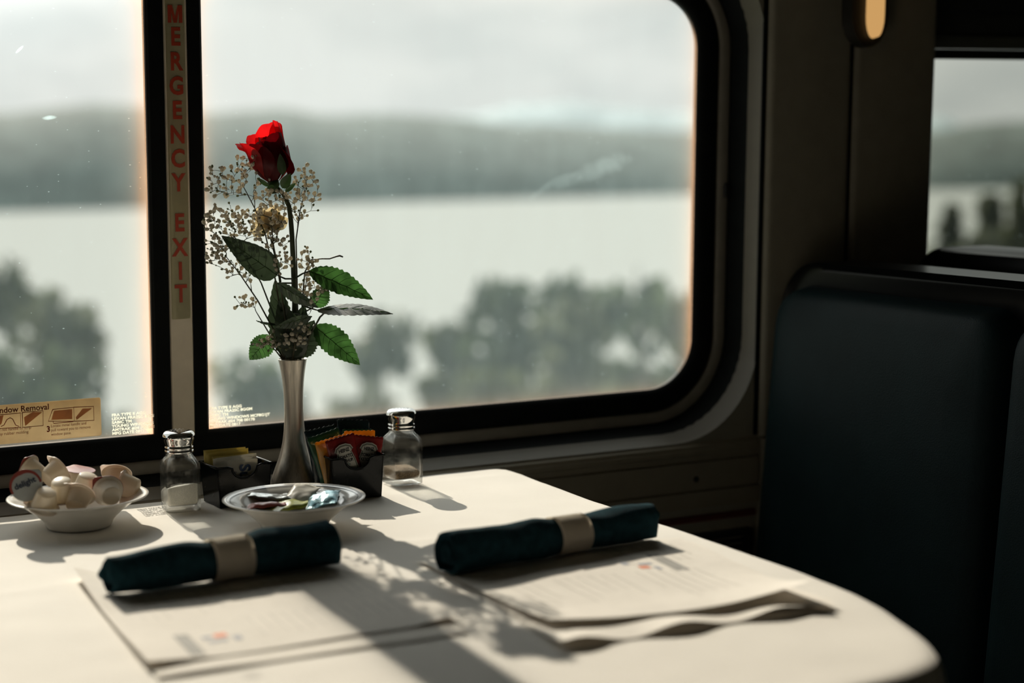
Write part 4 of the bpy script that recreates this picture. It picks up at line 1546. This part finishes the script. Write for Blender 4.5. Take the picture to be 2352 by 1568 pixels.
caddy('black caddy of ketchup and mustard packets left of the pepper shaker', CR, math.radians(-3), .074, .064, .0565, .0175)
def inL(x, y, z): return CL + Matrix.Rotation(math.radians(3), 3, 'Z') @ Vector((x, y, z))
def inR(x, y, z): return CR + Matrix.Rotation(math.radians(-3), 3, 'Z') @ Vector((x, y, z))
gY = 'yellow sweetener packets in the left caddy'; gW = 'white sugar packets in the left caddy'
for i, (x, y, z, ro, le, lab) in enumerate(((-.006, .020, .020, .02, .10, 'yellow sweetener packet at the very back of the left caddy'),
                                            (-.003, .013, .018, -.03, .08, 'yellow sweetener packet second from the back of the left caddy'),
                                            (.000, .006, .013, .01, .05, 'front yellow sweetener packet, just behind the white ones'))):
    p = inL(x, y, z)
    packet('sweetener_packet', lab, 'packet', gY, .060, .049, .005, m_yellow_paper, pm(p.x, p.y, p.z, ro, le, math.radians(3)), i + 1, .004, .0006, False)
wp = []
for i, (x, y, z, ro, le, w_, lab) in enumerate(((.003, -.001, .012, -.02, .06, .058, 'white sugar packet behind the other white ones'),
                                               (-.008, -.008, .011, .05, .05, .056, 'white sugar packet in the middle of the white ones'),
                                               (.001, -.0165, .010, .03, .03, .046, 'front white sugar packet with dark blue lettering'))):
    p = inL(x, y, z)
    wp.append(packet('sugar_packet', lab, 'packet', gW, w_, .050 if i < 2 else .049, .005, m_white_paper, pm(p.x, p.y, p.z, ro, le, math.radians(3)), i + 5, .004, .0006, False))
text_obj('lettering', 'Sugar', .021, m_ink_blue, (0, 0, -1), (1, 0, 0), Vector((.003, -.0036, .020)), wp[2], world=False, bold=.0007)
text_obj('lettering', 'SUGAR', .004, m_ink_blue, (0, 0, -1), (1, 0, 0), Vector((-.010, -.0034, .028)), wp[2], world=False)
gT = 'dark teal condiment packets'; gG = 'green condiment packets'; gM = 'yellow mustard packets'; gK = 'red ketchup packets'
def rp(name, lab, grp, x, y, z, ro, le, mat, seed, w=.047, h=.078, yaw=0, wr=.0016):
    p = inR(x, y, z)
    return packet(name, lab, 'packet', grp, w, h, .008, mat, pm(p.x, p.y, p.z, ro, le, math.radians(-3) + yaw), seed, .007, wr)
rp('condiment_packet', 'dark teal packet at the back left of the right caddy', gT, -.020, .018, .014, -.14, .16, m_teal_foil, 11)
rp('condiment_packet', 'dark teal packet standing tallest at the back right of the right caddy', gT, .012, .022, .020, .10, .20, m_teal_foil, 12)
rp('relish_packet', 'green packet with a black square mark, left in the right caddy', gG, -.013, .008, .010, -.26, .08, m_green_foil, 13)
rp('relish_packet', 'green packet right of the other green one, mostly hidden', gG, .014, .012, .008, .08, .12, m_green_foil, 14, .044)
rp('mustard_packet', 'yellow mustard packet behind the left ketchup packet', gM, -.011, -.005, .000, -.20, .05, m_must_foil, 15, .046, .082)
rp('mustard_packet', 'yellow mustard packet at the right, behind the ketchup', gM, .013, .001, .002, .05, .06, m_must_foil, 16, .044, .084)
k1 = rp('ketchup_packet', 'front red ketchup packet leaning left in the right caddy', gK, -.003, -.018, .003, -.20, .03, m_red_foil, 17, .042, .082, wr=.0008)
k2 = rp('ketchup_packet', 'red ketchup packet leaning right, behind the front one', gK, .013, -.011, .003, .16, .05, m_red_foil, 18, .042, .078, wr=.0008)
def keystone(t, s, z0, dx=0):
    def shape(k, y, name, mat):
        bm = bmesh.new()
        pts = [(-.62, .52), (-.5, .78), (-.2, .92), (.2, .92), (.5, .78), (.62, .52), (.46, .44), (.62, -.15), (.74, -.9), (-.74, -.9), (-.62, -.15), (-.46, .44)]
        fa = [bm.verts.new((dx + x * k, y, z0 + z * k)) for x, z in pts]
        f = bm.faces.new(fa); bmesh.ops.triangulate(bm, faces=[f])
        return child(name, bm, mat, t, smooth=False)
    shape(s * 1.20, -.0054, 'emblem_border', m_keystone)
    shape(s * 1.14, -.0056, 'emblem_outline', m_keyline)
    shape(s, -.0058, 'emblem', m_keystone)
    for body, dz, sz in (('HEINZ', .62, .0063), ('TOMATO', .14, .0060), ('KETCHUP.', -.20, .0055)):
        text_obj('emblem_lettering', body, sz * s / .0172, m_black_ink, (1, 0, 0), (0, 0, 1), Vector((dx, -.0061, z0 + dz * s)), t, world=False, bold=.0002, sx=.78)
    bm = bmesh.new()
    for k in range(5):
        c = Vector((dx + .002, -.0061, z0 - .50 * s)); a = PI / 2 + 2 * PI * k / 5
        bmesh.ops.create_circle(bm, cap_ends=True, segments=8, radius=.0016, matrix=Matrix.Translation(c + Vector((.0016 * math.cos(a), 0, .0016 * math.sin(a)))) @ Matrix.Rotation(PI / 2, 4, 'X'))
    child('emblem_tomato', bm, m_green_foil, t, smooth=False)
keystone(k1, .0180, .0525)
keystone(k2, .0175, .050)
g1 = [o for o in COL.objects if o.get('label', '').startswith('green packet with a black')][0]
bm = bmesh.new(); box(bm, .006, .014, -.0042, -.0036, .061, .070)
child('printed_square', bm, m_black_ink, g1, smooth=False)

# foil packets lying in the second bowl
def lie(px, py, z, yaw, tilt_x, tilt_y, w, h):
    p = onz(px, py, z)
    return Matrix.Translation(p) @ Matrix.Rotation(yaw, 4, 'Z') @ Matrix.Rotation(tilt_y, 4, 'Y') @ Matrix.Rotation(-PI / 2 + tilt_x, 4, 'X') @ Matrix.Translation((0, 0, -h / 2))
gB = 'foil packets in the blue-rimmed bowl'
packet('foil_packet', 'silver teal crumpled foil packet at the right of the blue-rimmed bowl', 'packet', gB, .040, .064, .012, m_silver_foil, lie(742, 1147, .7835, math.radians(-28), .05, -.22, .040, .064), 21, .006, .004)
packet('foil_packet', 'long silver foil packet at the back left of the blue-rimmed bowl', 'packet', gB, .046, .082, .008, principled('grey_silver_foil', (.36, .38, .37), .25, metal=.6, noise_amt=.4, noise_scale=50, bump=.9, bump_scale=50),
       lie(615, 1141, .7795, math.radians(62), .03, .12, .046, .082), 22, .006, .004)
packet('foil_packet', 'yellow green foil packet in the middle of the blue-rimmed bowl', 'packet', gB, .040, .070, .009, m_lime_foil, lie(662, 1161, .7755, math.radians(-75), .02, -.03, .040, .070), 23, .006, .003)
packet('foil_packet', 'red and white foil packet at the front left of the blue-rimmed bowl', 'packet', gB, .034, .052, .007, m_redwhite_foil, lie(606, 1160, .7775, math.radians(80), -.02, .06, .034, .052), 24, .006, .003)
packet('foil_packet', 'dark teal foil packet under the silver teal one in the bowl', 'packet', gB, .042, .060, .010, m_teal_foil, lie(757, 1138, .7800, math.radians(35), .10, -.15, .042, .060), 25, .006, .003)
packet('foil_packet', 'white striped packet poking up at the back of the blue-rimmed bowl', 'packet', gB, .034, .056, .006, m_white_paper, lie(690, 1137, .7830, math.radians(-42), .30, .10, .034, .056), 26, .005, .002)

# ================================================================== ROSE
rose = tag(empty('rose', bq(668, 828, 0)), 'single red rose with dark green leaves standing in the bud vase', 'flower')
ROSE_BASE = bq(628, 424, 0)
ROSE_TOP = bq(614, 318, 0)
rax = (ROSE_TOP - ROSE_BASE).normalized()
CR_ = Vector((RT.x, RT.y, 0)).normalized()             # sideways as seen from the aisle
CB_ = HF.copy()                                        # away from the aisle
e1 = (CR_ - rax * CR_.dot(rax)).normalized()
e2 = rax.cross(e1).normalized()
if e2.dot(CB_) < 0: e2 = -e2
def petal(phi, span, h, rb, rt_, flare, name, mat, lift=0, tipdrop=.28, fold=0.0, seed=0, roll=0.0, nu=16, nv=18, belly=1.0):
    """phi 0 = to the right, 90 = away from the aisle, -90 = toward the aisle"""
    bm = bmesh.new()
    g_ = []
    for j in range(nv + 1):
        v = j / nv
        row = []
        for i in range(nu + 1):
            u = -1 + 2 * i / nu
            wid = (math.sin(min(1, v * 1.25 + .12) * PI / 2)) ** .7 * (1 - .35 * max(0, v - .75) * 4 * abs(u) ** 2 * .3)
            a = math.radians(phi) + u * math.radians(span) / 2 * wid
            r = rb * math.sin(min(1, v * 1.5) * PI / 2) ** .8 * belly + (rt_ - rb) * max(0, (v - .4) / .6) ** 1.5
            r += flare * max(0, (v - .62) / .38) ** 2 * (1 - .3 * abs(u))
            z = lift + h * v * (1 - tipdrop * abs(u) ** 2.2 * v)
            z -= roll * max(0, (v - .7) / .3) ** 2 * h
            r += .0016 * noise.noise(Vector((u * 2.5 + seed, v * 3, seed)))
            z += .0030 * noise.noise(Vector((u * 3.1, v * 2, seed + 4))) * v
            r -= fold * math.exp(-((u - .1) / .22) ** 2) * v
            p = ROSE_BASE + rax * z + (e1 * math.cos(a) + e2 * math.sin(a)) * max(r, .0015)
            row.append(bm.verts.new(p))
        g_.append(row)
    for j in range(nv):
        for i in range(nu):
            bm.faces.new((g_[j][i], g_[j][i + 1], g_[j + 1][i + 1], g_[j + 1][i]))
    return wchild(name, bm, mat, rose)
# heart of the bud
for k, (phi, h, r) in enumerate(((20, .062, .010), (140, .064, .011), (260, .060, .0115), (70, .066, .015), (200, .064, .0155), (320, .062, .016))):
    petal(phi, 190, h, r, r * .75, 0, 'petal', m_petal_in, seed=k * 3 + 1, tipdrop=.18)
petal(75, 150, .0830, .0240, .0190, .004, 'petal', m_petal, seed=31, tipdrop=.16, fold=.003)       # tall one at the back
petal(38, 120, .0850, .0235, .0150, .002, 'petal', m_petal, seed=35, tipdrop=.26, fold=.004)
petal(128, 140, .0700, .0260, .0240, .006, 'petal', m_petal, seed=37, tipdrop=.16)
petal(158, 120, .0615, .0270, .0330, .012, 'petal', m_petal, seed=41, tipdrop=.14, roll=.03)       # flares left
petal(-160, 110, .0600, .0270, .0310, .007, 'petal', m_petal, seed=42, tipdrop=.18)
petal(-95, 170, .0600, .0255, .0205, -.002, 'petal', m_petal_shaded, seed=43, tipdrop=.25)                # front
petal(-40, 140, .0690, .0250, .0190, .001, 'petal', m_petal_shaded, seed=47, tipdrop=.22)
petal(-130, 120, .0570, .0262, .0255, .002, 'petal', m_petal_shaded, seed=53, tipdrop=.26)
petal(5, 120, .0500, .0275, .0255, .000, 'petal', m_petal_shaded, seed=59, tipdrop=.45)
# outer petal that folds out and hangs on the right
bm = bmesh.new()
g_ = []
hang = [(632, 330, -.004), (645, 345, -.006), (662, 365, -.010), (671, 382, -.014), (675, 396, -.016), (668, 404, -.015), (660, 399, -.014)]
for j in range(15):
    s = j / 14 * (len(hang) - 1); k = min(int(s), len(hang) - 2); u_ = s - k
    c_ = Vector([hang[k][q] * (1 - u_) + hang[k + 1][q] * u_ for q in range(3)])
    row = []
    wv = .5 + .5 * math.sin(j / 14 * PI)
    for i in range(11):
        u = -1 + 2 * i / 10
        p = bq(c_.x - 6 * u * u * wv - 9 * u * wv, c_.y + 6 * u, c_.z + u * .016 * wv - .004 * (1 - u * u))
        row.append(bm.verts.new(p))
    g_.append(row)
for j in range(14):
    for i in range(10): bm.faces.new((g_[j][i], g_[j][i + 1], g_[j + 1][i + 1], g_[j + 1][i]))
wchild('petal', bm, m_petal_shaded, rose)
# calyx and stem
bm = bmesh.new()
tube(bm, [ROSE_BASE - rax * .012, ROSE_BASE - rax * .006, ROSE_BASE, ROSE_BASE + rax * .006], [.0028, .0062, .0085, .007], 14)
wchild('calyx', bm, m_sepal, rose)
STEM = [(640, 434), (653, 448), (664, 474), (668, 505), (671, 545), (673, 590), (675, 640), (677, 700), (675, 760), (671, 828)]
bm = bmesh.new()
pts = [ROSE_BASE - rax * .010] + [bq(a, b, .001 * i) for i, (a, b) in enumerate(STEM)] + [VASE + Vector((.001, .002, .10))]
tube(bm, pts, [.0028] + [.0030 + .0001 * i for i in range(len(STEM))] + [.004], 9)
wchild('stem', bm, m_stem, rose)
# leaves
def leaf(base, tip, width, nrm, mat, name='leaf', bend=.0, fold=.25, serr=.06, twist=0.0, nu=10, nv=26, vein=True, lab=None, parent=None, shape=.75):
    B_, T_ = base, tip
    ax = (T_ - B_); Ln = ax.length; ax.normalize()
    nn = Vector(nrm); nn = (nn - ax * nn.dot(ax)).normalized()
    sdv = ax.cross(nn).normalized()
    bm = bmesh.new()
    g_ = []
    def pt(u, v, off=0):
        w = width / 2 * (math.sin(PI * min(1, v) ** shape) ** .85 if 0 < v < 1 else 0)
        w *= 1 + serr * (1 if int(v * 26) % 2 else -1) * (1 if abs(u) > .99 else 0)
        tw = twist * v
        s2 = sdv * math.cos(tw) + nn * math.sin(tw); n2 = nn * math.cos(tw) - sdv * math.sin(tw)
        return B_ + ax * Ln * v + s2 * u * w + n2 * (bend * math.sin(PI * v) * Ln + fold * abs(u) * w + .0008 * math.sin(v * 34 - abs(u) * 5) * (1 - abs(u)) * 1.0 + off)
    for j in range(nv + 1):
        v = .002 + .996 * j / nv
        g_.append([bm.verts.new(pt(-1 + 2 * i / nu, v)) for i in range(nu + 1)])
    for j in range(nv):
        for i in range(nu): bm.faces.new((g_[j][i], g_[j][i + 1], g_[j + 1][i + 1], g_[j + 1][i]))
    o = wchild(name, bm, mat, parent or rose)
    if lab: o['label'] = lab
    if vein:
        bm = bmesh.new()
        tube(bm, [pt(0, .01 + .98 * k / 10) for k in range(11)], [.0007 - .00005 * k for k in range(11)], 5)
        for k in range(1, 7):
            v = .1 + .12 * k
            for s in (-1, 1):
                tube(bm, [pt(0, v), pt(s * .5, v + .06), pt(s * .88, min(.97, v + .13))], [.0003, .00025, .00015], 4)
        vo = finish('vein', bm, m_vein)
        vo.parent = o
    return o
F = -CB_
leaf(bq(710, 622, -.005), bq(857, 688, -.010), .036, F * .8 + Vector((0, 0, .6)), m_leaf, bend=.03, lab='bright green serrated leaf on the right')
leaf(bq(728, 712, -.010), bq(903, 721, -.030), .036, Vector((0, 0, 1)) + F * .38, m_leaf_gloss, bend=.05, fold=-.10, lab='leaf seen edge on, sun on its upper side')
leaf(bq(722, 748, -.006), bq(827, 838, -.012), .038, F * .85 + CR_ * .2 + Vector((0, 0, .3)), m_leaf, bend=.02)
leaf(bq(637, 632, -.012), bq(508, 541, -.022), .040, F + Vector((0, 0, .15)) + CR_ * .2, m_leaf_dark, bend=.02, fold=.15, serr=.02, lab='large grey green leaf turned away on the left', shape=.55)
leaf(bq(622, 770, .002), bq(573, 826, .004), .032, F + CR_ * .3, m_leaf, bend=.03)
leaf(bq(636, 650, -.018), bq(732, 706, -.028), .022, F * .8 + Vector((0, 0, -.5)), m_leaf_dark, bend=.02, lab='dark narrow leaf in front of the stem')
leaf(bq(715, 728, -.022), bq(632, 752, -.034), .024, F * .7 + Vector((0, 0, -.7)), m_leaf_dark, bend=-.03, fold=.2)
leaf(bq(638, 746, -.004), bq(588, 736, -.010), .010, F * .3 + Vector((0, 0, 1)), m_leaf_dark, bend=-.08)
leaf(bq(720, 705, .010), bq(752, 652, .014), .028, F + CR_ * .5, m_leaf)
leaf(bq(655, 820, .004), bq(632, 640, .010), .034, F + CR_ * .2, m_leaf_dark, bend=.02)
leaf(bq(690, 825, -.006), bq(640, 690, -.008), .040, F + CR_ * .1, m_leaf_dark, bend=.02)
leaf(bq(685, 820, .006), bq(722, 735, .002), .040, F - CR_ * .2, m_leaf_dark, bend=.03)
leaf(bq(660, 824, -.010), bq(700, 700, .006), .036, F + CR_ * .15, m_leaf_dark, bend=.02)
# petioles
for path in ([(677, 690, 0), (705, 705, -.006), (728, 712, -.010)], [(676, 640, 0), (695, 628, -.003), (712, 622, -.005)], [(692, 820, -.004), (706, 780, -.008), (722, 745, -.006)],
             [(672, 640, 0), (655, 640, -.008), (637, 632, -.012)], [(700, 815, -.004), (712, 770, -.008), (735, 728, -.012), (752, 712, -.014)], [(655, 815, .002), (640, 790, .002), (622, 770, .002)],
             [(676, 720, 0), (700, 726, -.012), (716, 727, -.022)], [(673, 650, -.004), (650, 650, -.012), (636, 650, -.018)], [(672, 755, 0), (655, 750, -.002), (638, 746, -.004)], [(677, 730, 0), (700, 716, .006), (720, 705, .010)]):
    bm = bmesh.new()
    tube(bm, [bq(*q) for q in path], [.0013] * (len(path) - 1) + [.0009], 6)
    wchild('petiole', bm, m_stem, rose)
# sepals under the bud
for (a, b, c, d, w_) in ((650, 402, 643, 352, .012), (648, 432, 668, 398, .014), (618, 428, 590, 408, .006), (630, 428, 612, 432, .006), (655, 440, 680, 420, .007)):
    leaf(bq(a, b, -.022), bq(c, d, -.027), w_, F, m_sepal, name='sepal', serr=0, vein=False, nv=10, nu=4)

# twig with a curled tip
tw = tag(empty('dry_twig', bq(690, 640, .01)), 'thin dry twig curling out to the right of the baby\'s breath', 'twig')
bm = bmesh.new()
tube(bm, [bq(690, 830, .006), bq(694, 700, .008), bq(700, 625, .010), bq(715, 596, .012), bq(740, 594, .012), bq(757, 594, .012), bq(772, 589, .012), bq(780, 587, .012), bq(788, 590, .012)], [.0012, .0011, .001, .0009, .0009, .0010, .0011, .0013, .0010], 6)
wchild('twig_stem', bm, m_gypstem, tw)

# cream bloom among the baby's breath
cb = tag(empty('cream_bloom', bq(640, 640, .02)), 'pale cream ruffled bloom left of the rose stem', 'flower')
rnd = random.Random(3)
for k in range(15):
    a = rnd.uniform(0, 2 * PI); el = rnd.uniform(-.25, 1.1)
    c_ = bq(618, 525, .020)
    dirv = (CR_ * math.cos(a) * math.cos(el) + CB_ * math.sin(a) * math.cos(el) + Vector((0, 0, math.sin(el)))).normalized()
    tipv = c_ + dirv * rnd.uniform(.022, .034) + Vector((0, 0, .004))
    leaf(c_ - dirv * .004, tipv, rnd.uniform(.020, .028), (F + Vector((rnd.uniform(-.5, .5), rnd.uniform(-.5, .5), rnd.uniform(-.3, .5)))), m_carn, name='petal', serr=.10, vein=False, nv=14, nu=8, bend=rnd.uniform(-.1, .15), parent=cb, shape=1.6)
bm = bmesh.new(); tube(bm, [bq(668, 826, .008), bq(655, 720, .016), bq(640, 620, .020), bq(622, 545, .020)], .0016, 7)
wchild('stem', bm, m_stem, cb)

# ================================================================== BABY'S BREATH
def blossom_mesh(seed, bud=False):
    bm = bmesh.new()
    rnd = random.Random(seed)
    if bud:
        bmesh.ops.create_icosphere(bm, subdivisions=1, radius=.0017)
        for v in bm.verts: v.co.z *= 1.25
    else:
        bmesh.ops.create_icosphere(bm, subdivisions=3, radius=.0028)
        for v in bm.verts:
            k = 1 + .22 * noise.noise(v.co * 700 + Vector((seed * 7, 0, 0))) + .16 * noise.noise(v.co * 1700 + Vector((seed * 3, 0, 0)))
            v.co *= k
            if v.co.z < 0: v.co.x *= .75; v.co.y *= .75
            v.co.z *= 1.15
    me = bpy.data.meshes.new('bud' if bud else 'blossom')
    bm.to_mesh(me); bm.free()
    me.materials.append(m_gypbud if bud else m_gyp)
    me.polygons.foreach_set('use_smooth', [True] * len(me.polygons))
    return me
BLS = [blossom_mesh(s) for s in range(4)]
BUD = blossom_mesh(9, True)
bl_proto = bpy.data.objects.new('blossom', BLS[0])
def sprig(label, path, clusters, nb, nbud, seed):
    """path: px,py,d from vase mouth up; clusters: ellipses (cx,cy,rx,ry,d,rd,weight)"""
    rnd = random.Random(seed)
    t = tag(empty('baby_breath_sprig', bq(*path[0])), label, 'flower', 'sprigs of baby\'s breath around the rose')
    main = [bq(*q) for q in path]
    nodes = []                       # (pos, parent index)
    for i, p in enumerate(main):
        nodes.append((p, i - 1))
    # densify upper stem
    segs = []
    start_allow = max(1, len(main) // 2)
    dens = []
    for i in range(start_allow, len(main)):
        for u in (.33, .66):
            dens.append(main[i - 1].lerp(main[i], u))
    attach = [(p, .0011) for p in main[start_allow:]] + [(p, .0011) for p in dens]
    tot = sum(c[6] for c in clusters)
    targets = []
    for k in range(nb + nbud):
        r_ = rnd.uniform(0, tot)
        for c in clusters:
            r_ -= c[6]
            if r_ <= 0: break
        while True:
            a, b = rnd.uniform(-1, 1), rnd.uniform(-1, 1)
            if a * a + b * b <= 1: break
        for trial in range(12):
            q_ = bq(c[0] + a * c[2] * 1.08, c[1] + b * c[3] * 1.08, c[4] + rnd.uniform(-1, 1) * c[5])
            if all((q_ - w_[0]).length > .0062 for w_ in targets): break
            a, b = rnd.gauss(0, .5), rnd.gauss(0, .5)
        targets.append((q_, k >= nb))
    root = main[start_allow]
    targets.sort(key=lambda q: (q[0] - root).length)
    bm = bmesh.new()
    tube(bm, main, [.0014 - .0008 * i / max(1, len(main) - 1) for i in range(len(main))], 6)
    for p, isbud in targets:
        # attach to the node that is lower / nearer the root and close
        best, bd = None, 1e9
        for q, r in attach:
            d = (p - q).length
            along = (q - root).length - (p - root).length
            cost = d + max(0, along + .004) * 4 + (max(0, .006 - d) * 6)
            if cost < bd: best, bd = (q, r), cost
        q, r = best
        dvec = p - q
        mid = q + dvec * .55 + Vector((rnd.uniform(-1, 1), rnd.uniform(-1, 1), rnd.uniform(-.3, .6))) * dvec.length * .10
        rr = max(.00035, r * .62)
        tube(bm, [q, mid, p - dvec.normalized() * .001], [rr, rr * .85, .0003], 4, cap=False)
        attach.append((mid, rr))
        if rnd.random() < .5: attach.append((q.lerp(mid, .5), rr))
        o = bl_proto.copy()
        o.data = BUD if isbud else rnd.choice(BLS)
        o.name = 'bud' if isbud else 'blossom'
        COL.objects.link(o)
        o.parent = t
        loc = p - main[0]
        o.location = loc
        o.rotation_euler = (dvec.normalized().to_track_quat('Z', 'Y').to_matrix() @ Euler((0, 0, rnd.uniform(0, 6))).to_matrix()).to_euler()
        s = rnd.uniform(.65, 1.12)
        o.scale = (s, s, s * rnd.uniform(.9, 1.25))
    wchild('stem', bm, m_gypstem, t)
    return t
SPR = [
    ("baby's breath sprig reaching up beside the left of the rose bud", [(660, 826, .0), (648, 740, .0), (632, 640, .004), (610, 540, .004), (585, 478, .004), (560, 430, .002)], [(505, 415, 34, 36, 0, .02, 1.2), (556, 390, 26, 34, 0, .02, 1), (572, 425, 26, 36, 0, .02, .5), (582, 366, 8, 14, -.02, .01, .2)], 62, 34, 101),
    ("dense baby's breath sprig furthest left, touching the dark mullion in view", [(655, 826, .004), (635, 740, .004), (600, 650, .008), (568, 590, .010), (540, 545, .010)], [(520, 508, 52, 34, .008, .02, 2), (500, 555, 26, 26, .008, .015, .5), (565, 510, 36, 30, .01, .02, 1)], 95, 60, 102),
    ("baby's breath sprig low on the left, below the densest one", [(655, 826, -.004), (630, 760, -.004), (592, 690, -.004), (550, 628, -.004), (520, 590, -.004)], [(498, 585, 24, 22, -.004, .015, 1), (530, 610, 26, 22, -.004, .015, .6), (565, 620, 30, 26, 0, .015, .5)], 36, 24, 103),
    ("baby's breath sprig in the middle, in front of the cream bloom", [(664, 826, -.006), (655, 730, -.010), (640, 630, -.014), (628, 560, -.016), (622, 500, -.016)], [(620, 520, 40, 46, -.012, .015, 2), (625, 455, 28, 26, -.010, .015, 1), (650, 590, 24, 40, -.010, .012, .6)], 90, 20, 104),
    ("baby's breath sprig rising right of the rose bud", [(676, 826, .008), (684, 740, .008), (682, 640, .010), (680, 550, .010), (690, 480, .010), (700, 440, .010)], [(700, 420, 26, 34, .010, .018, 1.2), (660, 455, 30, 28, .004, .018, 1), (722, 430, 16, 36, .012, .012, .5), (690, 490, 18, 20, .01, .012, .4)], 70, 30, 105),
    ("baby's breath sprig on the right above the bright green leaf", [(680, 826, .010), (690, 760, .012), (698, 690, .014), (704, 640, .014)], [(706, 600, 20, 34, .012, .014, 1), (722, 640, 22, 26, .014, .014, 1), (700, 670, 18, 20, .014, .014, .7), (735, 660, 16, 14, .012, .01, .3)], 62, 18, 106),
    ("tiny baby's breath sprig poking out low on the left with round buds", [(652, 826, .002), (624, 775, .002), (600, 735, .002), (588, 715, .002)], [(560, 692, 22, 12, 0, .01, 1), (548, 705, 14, 6, 0, .008, .4), (585, 690, 8, 10, 0, .006, .2)], 11, 8, 107),
    ("baby's breath sprig just above the vase lip on the left", [(650, 826, -.006), (634, 806, -.008), (620, 792, -.010)], [(612, 788, 20, 10, -.010, .008, 1), (628, 775, 12, 18, -.008, .008, .6)], 18, 14, 108),
    ("short baby's breath sprig tucked into the mouth of the vase", [(672, 826, -.010), (676, 800, -.012), (680, 775, -.014)], [(665, 785, 34, 22, -.012, .01, 1), (690, 760, 22, 24, -.014, .01, .7), (720, 680, 10, 16, -.02, .01, .2)], 40, 14, 109),
]
for lab, path, cl, nb, nbud, sd_ in SPR:
    sprig(lab, path, cl, nb, nbud, sd_)
